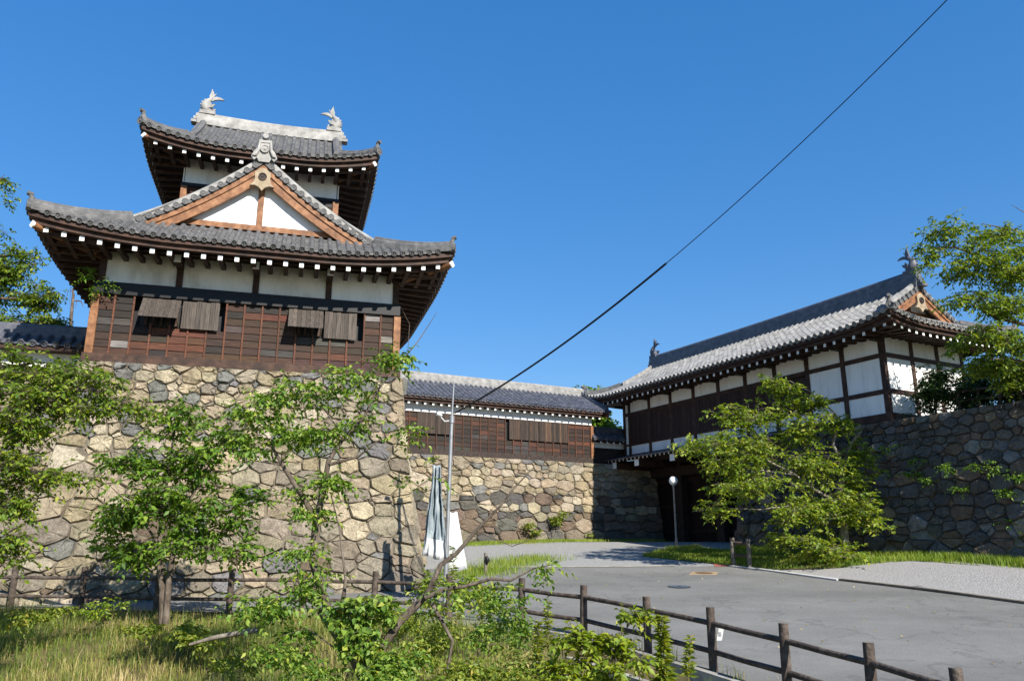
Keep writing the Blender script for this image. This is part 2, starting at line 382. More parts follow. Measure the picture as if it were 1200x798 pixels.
# gravel lot on the right, rising to the wall
gxs = np.arange(3, 30, .5); gys = np.arange(8, 33, .5)
GXX, GYY = np.meshgrid(gxs, gys); GZ = plane_z(GYY) + bump_right(GXX, GYY) + .004
a, b = ELINE; d = (b - a) / np.linalg.norm(b - a); n_ = np.array([d[1], -d[0]])
k = len(gxs); ii, jj = np.meshgrid(np.arange(k - 1), np.arange(len(gys) - 1)); q = (jj * k + ii).ravel()
cx = (GXX + .25)[:-1, :-1].ravel(); cy = (GYY + .25)[:-1, :-1].ravel()
V = np.stack([GXX.ravel(), GYY.ravel(), GZ.ravel()], 1)
dl = (V[:, 0] - a[0]) * n_[0] + (V[:, 1] - a[1]) * n_[1]
V[:, 0] -= np.where((dl < .1), (dl - .1) * n_[0], 0); V[:, 1] -= np.where((dl < .1), (dl - .1) * n_[1], 0)
V[:, 2] = plane_z(V[:, 1]) + bump_right(V[:, 0], V[:, 1]) + .004
cdl = (cx - a[0]) * n_[0] + (cy - a[1]) * n_[1]
keep = (cdl > -.4) & (cy < 27.2 + .0 * cx)
o = np_mesh('gravel_lot', V, np.stack([q, q + 1, q + k + 1, q + k], 1)[keep], 4, 'gravel', smooth=True); o['kind'] = 'structure'
# kerb lines and markings on the road
mb = MB(); ep = [gp(858, 663.5), gp(905, 669), gp(985, 680)]
mb.sweep([(p[0], p[1], float(plane_z(p[1])) + .006) for p in ep], [(-.16, .0), (.16, .0), (.16, .03), (-.16, .03)]); o = mb.build('kerb', 'pale_concrete'); o['kind'] = 'structure'
mb = MB(); ep = [gp(985, 680), gp(1090, 692), gp(1200, 707), ]
e2 = ep[-1] + (ep[-1] - ep[-2]) * 1.5; ep.append(e2)
mb.sweep([(p[0], p[1], float(plane_z(p[1])) + .006) for p in ep], [(-.09, .0), (.09, .0), (.09, .05), (-.09, .05)]); o = mb.build('kerb_edge', 'mortar'); o['kind'] = 'structure'
mb = MB(); mb.sweep([(p[0], p[1], float(plane_z(p[1])) + .006) for p in [gp(560, 664.8)] + gut], [(-.10, 0), (.10, 0), (.10, .02), (-.10, .02)]); o = mb.build('gutter', 'concrete'); o['kind'] = 'structure'


def disc(mb, p, r, z, mi, n=28, sl=True, h=.0):
    vs = [(p[0] + r * math.cos(2 * math.pi * i / n), p[1] + r * math.sin(2 * math.pi * i / n), float(plane_z(p[1] + r * math.sin(2 * math.pi * i / n))) + z) for i in range(n)]
    mb.add(vs, [tuple(range(n))], mi)


p = gp(796, 687.5); mb = MB(); disc(mb, p, .30, .012, 1); disc(mb, p, .27, .016, 0)
disc(mb, p, .20, .0185, 1); disc(mb, p, .185, .021, 0); disc(mb, p, .06, .0235, 1)
tag(mb.build('manhole_cover', ['iron', 'black']), 'round blue grey iron manhole cover in the asphalt near the fence', 'manhole cover')
p = gp(825, 671.5); mb = MB()
mb.box(p[0] - .42, p[0] + .42, p[1] - .34, p[1] + .34, float(plane_z(p[1])) + .0, float(plane_z(p[1])) + .009, 1, skew=lambda q_: (q_[0] + .35 * (q_[1] - p[1]), q_[1], q_[2] + SL * (q_[1] - p[1])))
disc(mb, p, .27, .014, 0)
tag(mb.build('manhole_cover', ['iron_rust', 'orange_ring']), 'small rusty iron cover set in an ochre patch of the road', 'manhole cover')
mb = MB(); pq = [gp(836, 660.5), gp(853, 660.5), gp(857, 663.5), gp(838, 664)]
mb.add([(p_[0], p_[1], float(plane_z(p_[1])) + .012) for p_ in pq], [(0, 1, 2, 3)]); o = mb.build('brick_paving', 'red_brick'); o['kind'] = 'structure'


# ------------------------------------------------------------------ stone walls
def stone_wall(name, S, Hh, fmap, colf, parent=None, rmax=.42, rmin=.10, seed=1, an=.74, gap=.006, bulge=.045, mats=('stone', 'mortar'), label=None, top=None, pk=.80):
    rg = random.Random(seed); sites = []; cell = rmax * 2; grid = {}
    Hs = Hh / an

    def ok(x, y, r):
        ci, cj = int(x // cell), int(y // cell)
        for i in range(ci - 1, ci + 2):
            for j in range(cj - 1, cj + 2):
                for (a_, b_, c_) in grid.get((i, j), ()):
                    if (a_ - x) ** 2 + (b_ - y) ** 2 < (pk * (r + c_)) ** 2: return False
        return True
    def put(x, y, r):
        sites.append((x, y, r)); grid.setdefault((int(x // cell), int(y // cell)), []).append((x, y, r))
    yb = 0.0
    while yb < Hs:
        sc = (1.15 - .45 * (yb / Hs)) if top is None else top(yb / Hs)
        hrow = min(2 * rmax * sc * rg.uniform(.70, 1.12), max(.3, Hs - yb + .15)); x = -rg.uniform(0, hrow)
        while x < S:
            big = rg.random()
            wd = hrow * (rg.uniform(.55, .85) if big < .3 else rg.uniform(.9, 1.75)); xc = x + wd / 2; yc = yb + hrow / 2 + rg.uniform(-.17, .17) * hrow + .10 * hrow * math.sin(xc * 1.1 + yb * 2)
            if 0 <= xc <= S and 0 <= yc <= Hs:
                if big > .86 and hrow > .5:      # two thinner stones on top of each other
                    put(xc + rg.uniform(-.06, .06), max(0, yc - hrow * .24), min(wd, hrow) * .36); put(xc + rg.uniform(-.06, .06), min(Hs, yc + hrow * .24), min(wd, hrow) * .34)
                else: put(xc, yc, (wd * .5 + hrow * .5) * .5)
                if rg.random() < .50:             # packing stone at a joint
                    fx, fy = x + rg.uniform(-.05, .05), yb + rg.uniform(-.08, .08)
                    if 0 < fx < S and 0 < fy < Hs: put(fx, fy, rmax * rg.uniform(.03, .30))
            x += wd
        yb += hrow
    vs = []; fs = []; ts = []; ms = []
    rc = cell * 1.6
    for (x, y, r) in sites:
        poly = [(max(0, x - rc), max(0, y - rc)), (min(S, x + rc), max(0, y - rc)), (min(S, x + rc), min(Hs, y + rc)), (max(0, x - rc), min(Hs, y + rc))]
        ci, cj = int(x // cell), int(y // cell)
        for i in range(ci - 2, ci + 3):
            for j in range(cj - 2, cj + 3):
                for (a_, b_, c_) in grid.get((i, j), ()):
                    if a_ == x and b_ == y: continue
                    nx_, ny_ = 2 * (a_ - x), 2 * (b_ - y); kk = a_ * a_ + b_ * b_ - x * x - y * y - c_ * c_ + r * r
                    out = []; m_ = len(poly)
                    for e in range(m_):
                        P, Q = poly[e], poly[(e + 1) % m_]
                        dp = nx_ * P[0] + ny_ * P[1] - kk; dq = nx_ * Q[0] + ny_ * Q[1] - kk
                        if dp <= 0: out.append(P)
                        if dp * dq < 0:
                            t = dp / (dp - dq); out.append((P[0] + t * (Q[0] - P[0]), P[1] + t * (Q[1] - P[1])))
                    poly = out
                    if len(poly) < 3: break
                if len(poly) < 3: break
            if len(poly) < 3: break
        if len(poly) < 3: continue
        poly = [(p_[0], p_[1] * an) for p_ in poly]
        A2 = sum(poly[e][0] * poly[(e + 1) % len(poly)][1] - poly[(e + 1) % len(poly)][0] * poly[e][1] for e in range(len(poly))) / 2
        if A2 < .006: continue
        gx = sum(p_[0] for p_ in poly) / len(poly); gy = sum(p_[1] for p_ in poly) / len(poly)
        req = math.sqrt(A2 / math.pi)
        # cut corners, add edge points
        pts = []; m_ = len(poly)
        for e in range(m_):
            P, Q = poly[e], poly[(e + 1) % m_]
            L_ = math.hypot(Q[0] - P[0], Q[1] - P[1])
            c_ = rg.uniform(.015, .12)
            pts.append((P[0] + c_ * (Q[0] - P[0]), P[1] + c_ * (Q[1] - P[1])))
            if L_ > .3: 
                j_ = rg.uniform(-.012, .022)
                pts.append(((P[0] + Q[0]) / 2 + (Q[1] - P[1]) / L_ * j_, (P[1] + Q[1]) / 2 - (Q[0] - P[0]) / L_ * j_))
            c_ = rg.uniform(.015, .12)
            pts.append((Q[0] + c_ * (P[0] - Q[0]), Q[1] + c_ * (P[1] - Q[1])))
        tx, ty = rg.uniform(-.2, .2), rg.uniform(-.2, .16)
        base = rg.uniform(-.03, .03); bl = bulge * rg.uniform(.45, 1.2) * min(1, req / .3)
        g_ = gap * rg.uniform(.6, 1.5)
        tone = colf(gx, gy / Hh, rg)
        rings = [(-.22, g_), (base - .05, g_), (base + bl * .55, g_ + .028 * min(1, req / .25)), (base + bl * .85, g_ + .22 * req), ]
        o_ = len(vs); n = len(pts)
        for (dep, sh) in rings:
            k_ = max(.15, 1 - sh / max(req, .05))
            for (px_, py_) in pts:
                qx, qy = gx + (px_ - gx) * k_, gy + (py_ - gy) * k_
                dd = dep + ((px_ - gx) * tx + (py_ - gy) * ty) * k_ * (0 if dep < -.1 else 1)
                if dep > base: dd += rg.uniform(-.018, .018) * (1 + .8 * (dep > base + bl * .7))
                vs.append(fmap(min(max(qx, 0), S), qy, dd))
        vs.append(fmap(gx, gy, base + bl * rg.uniform(.8, 1.1)))
        for rr in range(len(rings) - 1):
            for e in range(n):
                e2 = (e + 1) % n
                fs.append((o_ + rr * n + e, o_ + rr * n + e2, o_ + (rr + 1) * n + e2, o_ + (rr + 1) * n + e)); ts.append(tone); ms.append(0)
        l_ = o_ + (len(rings) - 1) * n; c0 = o_ + len(rings) * n
        for e in range(n): fs.append((l_ + e, l_ + (e + 1) % n, c0)); ts.append(tone); ms.append(0)
    mb = MB(); mb.v = vs; mb.f = fs; mb.m = ms; mb.t = ts; mb.sm = [False] * len(fs)
    nx_, ny_ = 10, 8
    gvs = [tuple(fmap(S * i / nx_, Hh * j / ny_, -.055)) for j in range(ny_ + 1) for i in range(nx_ + 1)]
    mb.add(gvs, [(j * (nx_ + 1) + i, j * (nx_ + 1) + i + 1, (j + 1) * (nx_ + 1) + i + 1, (j + 1) * (nx_ + 1) + i) for j in range(ny_) for i in range(nx_)], 1)
    return mb.build(name, list(mats), parent, label)


def pick(rg, opts):
    t = rg.random() * sum(o_[0] for o_ in opts)
    for w_, c in opts:
        t -= w_
        if t <= 0: break
    k_ = rg.uniform(.82, 1.18); return (c[0] * k_, c[1] * k_ * rg.uniform(.97, 1.03), c[2] * k_ * rg.uniform(.93, 1.07))


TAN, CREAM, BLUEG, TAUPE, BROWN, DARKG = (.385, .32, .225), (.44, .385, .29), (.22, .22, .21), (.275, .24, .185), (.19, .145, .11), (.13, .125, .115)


def col_tower(s_, h, rg):
    if h > .62: return pick(rg, [(4, TAN), (3, CREAM), (2.2, BLUEG), (1, TAUPE)])
    if h > .35: return pick(rg, [(4, TAN), (2.5, CREAM), (1.2, BLUEG), (3, TAUPE)])
    return pick(rg, [(1.2, TAN), (.6, CREAM), (1, BLUEG), (5, TAUPE), (.8, BROWN)])


def col_wing(s_, h, rg):
    if h > .62: return pick(rg, [(4, TAN), (3, CREAM), (1.3, BLUEG), (1, TAUPE)])
    if h > .42: return pick(rg, [(2, TAN), (2, CREAM), (2, BLUEG), (2, DARKG), (1, BROWN)])
    return pick(rg, [(.5, TAN), (2, TAUPE), (4, BROWN), (1.6, DARKG)])


def col_right(s_, h, rg): return pick(rg, [(.4, TAUPE), (1, BLUEG), (2.5, BROWN), (4.5, DARKG), (.05, TAN)])  # dark stone tones, deepened to put the right wall's shade into them


# ------------------------------------------------------------------ Japanese tiled roofs
def rows_of_tiles(mb, P, N, S, r, ncourse, pan, m_cov=0, m_pan=0, disc_out=True, jit=None):
    """P: points from the eave up the slope, N: normals, S: unit vector along the eave.  half-round cover tiles"""
    vs = []; n = 5; ring = 0; fs = []; ts = []
    for i, p in enumerate(P):
        for rr in ((r,) if i == 0 else ((r * .88,) if i == len(P) - 1 else (r * .88, r))):
            for k_ in range(n):
                t = math.pi * k_ / (n - 1)
                vs.append(Vector(p) + S * (math.cos(t) * rr) + N[i] * (math.sin(t) * rr + .012))
            ring += 1
    for q_ in range(ring - 1):
        for k_ in range(n - 1): fs.append((q_ * n + k_, q_ * n + k_ + 1, (q_ + 1) * n + k_ + 1, (q_ + 1) * n + k_))
    # tone per course
    c = 0
    for q_ in range(ring - 1):
        tn = R.uniform(.78, 1.2)
        mb.add([vs[q_ * n + k_] for k_ in range(n)] + [vs[(q_ + 1) * n + k_] for k_ in range(n)], [(k_ + 1, k_, n + k_, n + k_ + 1) for k_ in range(n - 1)], m_cov, (tn, tn, tn * R.uniform(.97, 1.04)), True)
    if disc_out:
        d_ = (Vector(P[0]) - Vector(P[1])).normalized()
        roundel(mb, Vector(P[0]) + N[0] * .012 + d_ * .03, d_, r * 1.08, m_cov)


def roundel(mb, c, d_, r, mi):
    """round eave-end tile: raised rim, sunken face and small boss, facing along d_"""
    d_ = Vector(d_).normalized(); u = d_.cross(Vector((0, 0, 1)))
    if u.length < .1: u = Vector((1, 0, 0))
    u.normalize(); v = d_.cross(u); n = 10; vs = []
    for (rr, dd) in ((r, -.12), (r, 0), (r * .76, 0), (r * .70, -.02), (r * .30, -.02), (r * .22, 0)):
        for k_ in range(n):
            t = 2 * math.pi * k_ / n; vs.append(c + u * (math.cos(t) * rr) + v * (math.sin(t) * rr) + d_ * dd)
    fs = [(q_ * n + k_, q_ * n + (k_ + 1) % n, (q_ + 1) * n + (k_ + 1) % n, (q_ + 1) * n + k_) for q_ in range(5) for k_ in range(n)]
    fs.append(tuple(5 * n + k_ for k_ in range(n)))
    tn = R.uniform(.85, 1.2); mb.add(vs, fs, mi, (tn, tn, tn))


class Irimoya:
    """hip-and-gable roof; ridge along local x, centre of plan at the origin of M"""

    def __init__(s, M, a0, a1, b, z0, f, g, e0, e1, ev0, ev1, lift, ll, wall):
        s.M = M; s.a0 = a0; s.a1 = a1; s.b = b; s.z0 = z0; s.f = f; s.g = g; s.e = (e0, e1); s.ev = (ev0, ev1); s.lift_h = lift; s.ll = ll; s.wall = wall

    def lift(s, x, y):
        a = s.a1 if x > 0 else s.a0
        cx = min(1, max(0, (abs(x) - (a - s.ll)) / s.ll)); cy = min(1, max(0, (abs(y) - (s.b - s.ll)) / s.ll))
        return s.lift_h * (cx * cy) ** 2 if s.lift_h else 0

    def long(s, x, d, sg): y = sg * (s.b - d); return Vector((x, y, s.z0 + s.f(d) + s.lift(x, y)))

    def end(s, y, d, sg): a = s.a1 if sg > 0 else s.a0; x = sg * (a - d); return Vector((x, y, s.z0 + s.g(d) + s.lift(x, y)))

    def inv(s, fn, z, hi):
        lo = 0.0
        for _ in range(40):
            m = (lo + hi) / 2
            if fn(m) < z: lo = m
            else: hi = m
        return lo

    def dlong(s, x):
        i = 1 if x > 0 else 0; a = s.a1 if x > 0 else s.a0; de = a - abs(x)
        if s.e[i] <= 0 or de >= s.ev[i]: return s.b
        return min(s.b, s.inv(s.f, s.g(max(0, de)), s.b))

    def dend(s, y, i): return min(s.e[i], s.inv(s.g, s.f(s.b - abs(y)), s.e[i] + .01))

    def tiles(s, parent, mats, pitch=.25, r=.07, course=.28, sides=(-1, 1), ends=(0, 1), name='tile_roof'):
        mb = MB(s.M); lim0 = s.a0 - (s.ev[0] if s.e[0] <= 0 else 0); lim1 = s.a1 - (s.ev[1] if s.e[1] <= 0 else 0)

        def slope(fn, u0, u1, dm, sg, S, flip):
            n = max(1, int(round((u1 - u0) / pitch))); st = (u1 - u0) / n
            for i in range(n + 1):
                u = u0 + i * st
                uu = min(max(u, u0 + .03), u1 - .03)
                D_ = dm(uu)
                if D_ < .12: continue
                nc = max(1, int(math.ceil(D_ / course)))
                P = [fn(uu, D_ * q_ / nc, sg) for q_ in range(nc + 1)]
                Ns = []
                for q_ in range(nc + 1):
                    T = P[min(q_ + 1, nc)] - P[max(q_ - 1, 0)]; Nn = S.cross(T)
                    if Nn.z < 0: Nn = -Nn
                    Ns.append(Nn.normalized())
                rows_of_tiles(mb, P, Ns, S, r, nc, None)
                if i < n:   # pan strip between this row and the next
                    u2 = u + st; Da = dm(min(max(u, u0 + .01), u1 - .01)); Db = dm(min(u2, u1 - .01)); um = (u + u2) / 2; Dm = dm(um)
                    nc = max(1, int(math.ceil(max(Da, Db) / course)))
                    for q_ in range(nc):
                        t0, t1 = q_ / nc, (q_ + 1) / nc
                        vs = []
                        for (t, up) in ((t0, .022), (t1, 0)):
                            for (uq, Dq, dz) in ((u, Da, .02), (um, Dm, -.01), (u2, Db, .02)):
                                vs.append(fn(uq, Dq * t, sg) + Vector((0, 0, up + dz)))
                        low = [v_ - Vector((0, 0, .05)) for v_ in vs[:3]]
                        tn = R.uniform(.75, 1.05)
                        mb.add(vs + low, [(0, 1, 4, 3), (1, 2, 5, 4), (6, 7, 1, 0), (7, 8, 2, 1)], 0, (tn, tn, tn), False)
        for sg in sides: slope(s.long, -lim0, lim1, s.dlong, sg, Vector((1, 0, 0)), False)
        for i in ends:
            if s.e[i] > 0: slope(s.end, -s.b, s.b, lambda y, i=i: s.dend(y, i), 1 if i else -1, Vector((0, 1, 0)), True)
        return mb.build(name, mats, parent)

    def eave_line(s, which, n=28, inset=0.0, dz=0.0):
        if which in ('front', 'back'):
            sg = -1 if which == 'front' else 1
            return [s.long(-s.a0 + inset + (s.a0 + s.a1 - 2 * inset) * i / n, inset, sg) * 1 + Vector((0, 0, dz - s.f(inset))) for i in range(n + 1)]
        i_ = 1 if which == 'plus' else 0
        return [s.end(-s.b + inset + (2 * s.b - 2 * inset) * i / n, inset, 1 if i_ else -1) + Vector((0, 0, dz - s.g(inset))) for i in range(n + 1)]

    def under(s, parent, whichs, ov, m_f='timber_brown', m_s='timber_dark', depth=.16):
        """fascia boards and soffit under the eaves"""
        mb = MB(s.M); ms = MB(s.M)
        for wh in whichs:
            A = s.eave_line(wh, inset=.06, dz=-.035); B = s.eave_line(wh, inset=.06, dz=-.15); C = s.eave_line(wh, inset=.16, dz=-.16); D_ = s.eave_line(wh, inset=.16, dz=-.27); E_ = s.eave_line(wh, inset=.30, dz=-.27)
            mb.strip(A, B); mb.strip(B, C); mb.strip(C, D_); mb.strip(D_, E_)
            W_ = s.eave_line(wh, inset=ov + .25, dz=-.16 + .30 * 0)
            cn = 0
            W_ = [Vector((p.x, p.y, s.z0 - .16 + .18)) for p in W_]
            ms.strip(s.eave_line(wh, inset=.28, dz=-.17), W_)
        return mb.build('fascia', m_f, parent), ms.build('soffit', m_s, parent)

    def rafters(s, parent, wh, ov, step, size=.10, inset=.24, m=('timber_brown', 'white_tip'), rise=.16, lo=None, hi=None, drop=.19):
        out = []
        L_ = (s.a0 + s.a1) if wh in ('front', 'back') else 2 * s.b
        n = int(round((L_ - .9) / step)); st = (L_ - .9) / n
        for i in range(n + 1):
            t = .45 + i * st
            if wh in ('front', 'back'):
                x = -s.a0 + t; sg = -1 if wh == 'front' else 1
                if lo is not None and not (lo <= x <= hi): continue
                y0 = sg * (s.b - inset); y1 = sg * (s.b - ov - .15); za = s.z0 + s.lift(x, sg * s.b) - drop; zb = s.z0 - drop + rise
                P0, P1 = Vector((x, y0, za)), Vector((x, y1, zb)); S = Vector((1, 0, 0))
            else:
                i_ = 1 if wh == 'plus' else 0; a = s.a1 if i_ else s.a0; sg = 1 if i_ else -1; y = -s.b + t
                if lo is not None and not (lo <= y <= hi): continue
                za = s.z0 + s.lift(sg * a, y) - drop; P0, P1 = Vector((sg * (a - inset), y, za)), Vector((sg * (a - ov - .15), y, s.z0 - drop + rise)); S = Vector((0, 1, 0))
            h = size * 1.15; hw = size / 2
            mb = MB(s.M); vs = []
            for P in (P0, P1):
                for (q_, zz) in ((-hw, -h), (hw, -h), (hw, 0), (-hw, 0)): vs.append(P + S * q_ + Vector((0, 0, zz)))
            mb.add(vs, [(0, 1, 5, 4), (1, 2, 6, 5), (2, 3, 7, 6), (3, 0, 4, 7), (4, 5, 6, 7)], 0); 
            dv = (P0 - P1); dv.z = 0; dv.normalize()
            tip = [v_ + dv * .004 for v_ in vs[:4]]; tip2 = [v_ - dv * .03 for v_ in vs[:4]]
            e = .003
            mb.add(tip, [(0, 1, 2, 3)], 1); mb.add([vs[0], vs[1], vs[2], vs[3]] + tip, [(0, 1, 5, 4), (1, 2, 6, 5), (2, 3, 7, 6), (3, 0, 4, 7)], 1)
            out.append(mb.build('rafter', list(m), parent))
        return out

    def hip_curve(s, sx, sy, n=10):
        i = 1 if sx > 0 else 0; a = s.a1 if sx > 0 else s.a0; pts = []
        for k_ in range(n + 1):
            d_ = s.ev[i] * k_ / n; dl_ = s.inv(s.f, s.g(d_), s.b)
            x, y = sx * (a - d_), sy * (s.b - dl_)
            pts.append(Vector((x, y, s.z0 + s.g(d_) + s.lift(x, y))))
        return pts

    def hips(s, parent, corners, mats, wd=.24, ht=.22, knob=True):
        for (sx, sy) in corners:
            mb = MB(s.M); c = s.hip_curve(sx, sy)
            d_ = (c[0] - c[1]).normalized(); c = [c[0] + d_ * (-.10)] + c[1:]
            sec = [(-wd / 2, -.05), (wd / 2, -.05), (wd / 2, ht * .6), (wd * .32, ht * .92), (0, ht), (-wd * .32, ht * .92), (-wd / 2, ht * .6)]
            mb.sweep(c, sec, None, 0, (1, 1, 1), False)
            mb.tube([p + Vector((0, 0, ht)) for p in c], wd * .27, 8, 0)
            if knob:   # corner ornament: roundel, upright plate and upturned finial
                e = c[0]; dh = Vector((d_.x, d_.y, 0)).normalized()
                roundel(mb, e + dh * .10 + Vector((0, 0, .06)), dh, .13, 0)
                mb.tube([e + dh * -.02 + Vector((0, 0, .05)), e + dh * .0 + Vector((0, 0, .20)), e + dh * .0 + Vector((0, 0, .29)), e + dh * .05 + Vector((0, 0, .35))], [.12, .10, .06, .045], 8, 0)
                mb.tube([e + dh * -.02 + Vector((0, 0, .36)), e + dh * .12 + Vector((0, 0, .39))], .06, 8, 0)
            mb.build('hip_ridge', mats, parent)

    def main_ridge(s, parent, m, wd=.36, ht=.45, ext=.1, sag=.10):
        x0 = -(s.a0 - s.ev[0]) - ext; x1 = (s.a1 - s.ev[1]) + ext; zr = s.z0 + s.f(s.b)
        mb = MB(s.M); n = 14; pts = [Vector((x0 + (x1 - x0) * i / n, 0, zr + sag * (2 * i / n - 1) ** 2)) for i in range(n + 1)]
        w2 = wd / 2
        sec = [(-w2 * 1.15, -.14), (w2 * 1.15, -.14), (w2 * 1.15, .05)]
        steps = 3
        for q_ in range(steps):
            za = .05 + (ht - .05) * q_ / steps; zb = .05 + (ht - .05) * (q_ + 1) / steps; ww = w2 * (1 - .12 * q_)
            sec += [(ww, za + .012), (ww, zb - .012), (ww * .9, zb)]
        sec = sec + [(-x_, z_) for (x_, z_) in sec[:2:-1]] + [(-w2 * 1.15, .05)]
        mb.sweep(pts, sec, Vector((0, -1, 0)), 0, (1, 1, 1), False)
        mb.tube([p + Vector((0, 0, ht)) for p in pts], w2 * .55, 10, 0)
        # stepped end tiles
        for sg, xe in ((-1, x0), (1, x1)):
            for q_, (l_, zz) in enumerate(((.20, .02), (.13, .14), (.06, .26))):
                mb.box(min(xe, xe + sg * l_), max(xe, xe + sg * l_), -w2 * .8, w2 * .8, zr + sag + zz - .1, zr + sag + zz, 0)
        o = mb.build('main_ridge', m, parent); return pts, zr, ht

    def verge(s, parent, ends, mats, m_board, front_only=None, wd=.20, ht=.16, board=True, gable_at=None, bw=.30):
        """descending ridges, outward roundels and curved bargeboards at the gables"""
        for i in ends:
            sx = 1 if i else -1; a = s.a1 if i else s.a0; xv = sx * (a - s.ev[i])
            ds = s.inv(s.f, s.g(s.ev[i]), s.b) if s.e[i] > 0 else 0.0
            for sy in ((-1, 1) if front_only is None else front_only):
                n = 14; prof = [Vector((xv, sy * (s.b - (ds + (s.b - ds) * q_ / n)), s.z0 + s.f(ds + (s.b - ds) * q_ / n))) for q_ in range(n + 1)]
                mb = MB(s.M)
                top = [p + Vector((-sx * .12, 0, .05)) for p in prof]
                sec = [(-wd / 2, -.06), (wd / 2, -.06), (wd / 2, ht), (0, ht * 1.4), (-wd / 2, ht)]
                vs = []
                mb.sweep(top, sec, Vector((1, 0, 0)), 0, (1, 1, 1))
                # outward-facing roundels along the verge
                Lp = sum((prof[q_ + 1] - prof[q_]).length for q_ in range(n)); m_ = int(Lp / .26)
                for q_ in range(m_ + 1):
                    t = q_ / m_ * n; k_ = min(int(t), n - 1); p = prof[k_].lerp(prof[k_ + 1], t - k_)
                    T = (prof[k_ + 1] - prof[k_]).normalized(); Nn = Vector((0, -T.z, T.y)); Nn = Nn if Nn.z > 0 else -Nn
                    c_ = p + Vector((sx * .02, 0, -.0))
                    mb.tube([c_ + Vector((-sx * .25, 0, 0)), c_ + Vector((sx * .06, 0, 0))], .085, 8, 1)
                    roundel(mb, c_ + Vector((sx * .07, 0, 0)), Vector((sx, 0, 0)), .092, 1)
                A = [p + Vector((sx * .05, 0, .02)) for p in prof]; B = [p + Vector((sx * .05, 0, -.10)) for p in prof]
                mb.strip(A, B, 1)
                dk = abs(s.e[i] - s.ev[i]) + .25; mb.strip([p + Vector((0, 0, -.10)) for p in prof], [p + Vector((-sx * dk, 0, -.10)) for p in prof], 1)
                mb.build('verge_ridge', mats, parent)
                if board:
                    b1 = MB(s.M)
                    for (o0, h0, h1, th, mi) in ((-.02, -.10, -.10 - bw, .09, 0), (.02, -.10, -.10 - bw * .36, .08, 0)):
                        def off(h, x): 
                            r_ = []
                            for q_ in range(n + 1):
                                T = (prof[min(q_ + 1, n)] - prof[max(q_ - 1, 0)]).normalized()
                                hh = h / max(.5, abs(T.y))
                                r_.append(prof[q_] + Vector((sx * x, 0, hh)))
                            return r_
                        P1, P2, P3, P4 = off(h0, o0), off(h1, o0), off(h0, o0 - th), off(h1, o0 - th)
                        b1.strip(P1, P2, mi); b1.strip(P2, P4, mi); b1.strip(P3, P4, mi)
                        b1.add([P1[0], P2[0], P4[0], P3[0]], [(0, 1, 2, 3)], mi)
                    b1.build('bargeboard', m_board, parent)

    def gable(s, parent, i, m_wall='plaster', m_post='timber_orange', back=.42, z_base=None, pendant=True, pend_m='timber_pale', drop=.0):
        sx = 1 if i else -1; a = s.a1 if i else s.a0; xg = sx * (a - s.e[i]); zb = s.z0 + s.g(s.e[i]) + .06 if z_base is None else z_base
        zr = s.z0 + s.f(s.b); n = 12; mb = MB(s.M)
        half = [(s.b - s.inv(s.f, zb - s.z0 + .12 + (zr - zb - .12) * q_ / n, s.b), zb + (zr - zb - .12) * q_ / n) for q_ in range(n + 1)]
        L_ = [Vector((xg, -y, z)) for y, z in half]; R_ = [Vector((xg, y, z)) for y, z in half]
        mb.strip(L_, R_); mb.build('gable_wall', m_wall, parent)
        p = MB(s.M); y0 = half[0][0]
        p.box(min(xg, xg + sx * .06), max(xg, xg + sx * .06), -y0, y0, zb - .03, zb + .13); p.build('tie_beam', m_post, parent)
        p = MB(s.M); p.box(min(xg, xg + sx * .05), max(xg, xg + sx * .05), -.08, .08, zb + .13, zr - .3); p.build('king_post', m_post, parent)
        if pendant:
            xv = sx * (a - s.ev[i]) - sx * .02; zt = zr - .62 - drop
            out = [(-.07, .36), (.07, .36), (.22, .24), (.21, .02), (.25, -.10), (.33, -.19), (.20, -.17), (.09, -.22), (0, -.33), (-.09, -.22), (-.20, -.17), (-.33, -.19), (-.25, -.10), (-.21, .02), (-.22, .24)]
            p = MB(s.M); p.extrude(out, lambda u, v, d_: Vector((xv + sx * d_, u, zt + v)), .0, .07)
            po = p.build('pendant', pend_m, parent)
            q = MB(s.M); roundel(q, Vector((xv + sx * .10, 0, zt + .10)), Vector((sx, 0, 0)), .12, 0)
            q.build('boss', 'timber_dark', po)

    def oni(s, parent, i, m='ridge_pale', sc=1.0, fx=.05):
        """demon-face ridge-end tile above a gable"""
        sx = 1 if i else -1; a = s.a1 if i else s.a0; xv = sx * (a - s.ev[i]) + sx * fx; zr = s.z0 + s.f(s.b)
        out = [(-.17, .50), (.17, .50), (.21, .22), (.30, .10), (.36, -.06), (.27, -.16), (.20, -.08), (.14, -.20), (-.14, -.20), (-.20, -.08), (-.27, -.16), (-.36, -.06), (-.30, .10), (-.21, .22)]
        p = MB(s.M); p.extrude([(u * sc, v * sc) for u, v in out], lambda u, v, d_: Vector((xv + sx * d_, u, zr + .12 + v)), -.06, .06)
        roundel(p, Vector((xv + sx * .11, 0, zr + .12 + .20 * sc)), Vector((sx, 0, 0)), .13 * sc, 0)
        for yy in (-1, 1):
            p.tube([(xv + sx * .07, yy * .15 * sc, zr + .12 + .42 * sc), (xv + sx * .09, yy * .17 * sc, zr + .12 + .15 * sc), (xv + sx * .08, yy * .24 * sc, zr + .12 - .02 * sc), (xv + sx * .07, yy * .32 * sc, zr + .12 - .03 * sc)], [.03 * sc, .045 * sc, .05 * sc, .04 * sc], 6)
        p.box(xv - .02 + sx * .06, xv + .02 + sx * .06, -.13 * sc, .13 * sc, zr + .12 + .40 * sc, zr + .12 + .47 * sc)
        p.tube([(xv - sx * .14, 0, zr + .12 + .56 * sc), (xv + sx * .12, 0, zr + .12 + .60 * sc)], .085 * sc, 10)
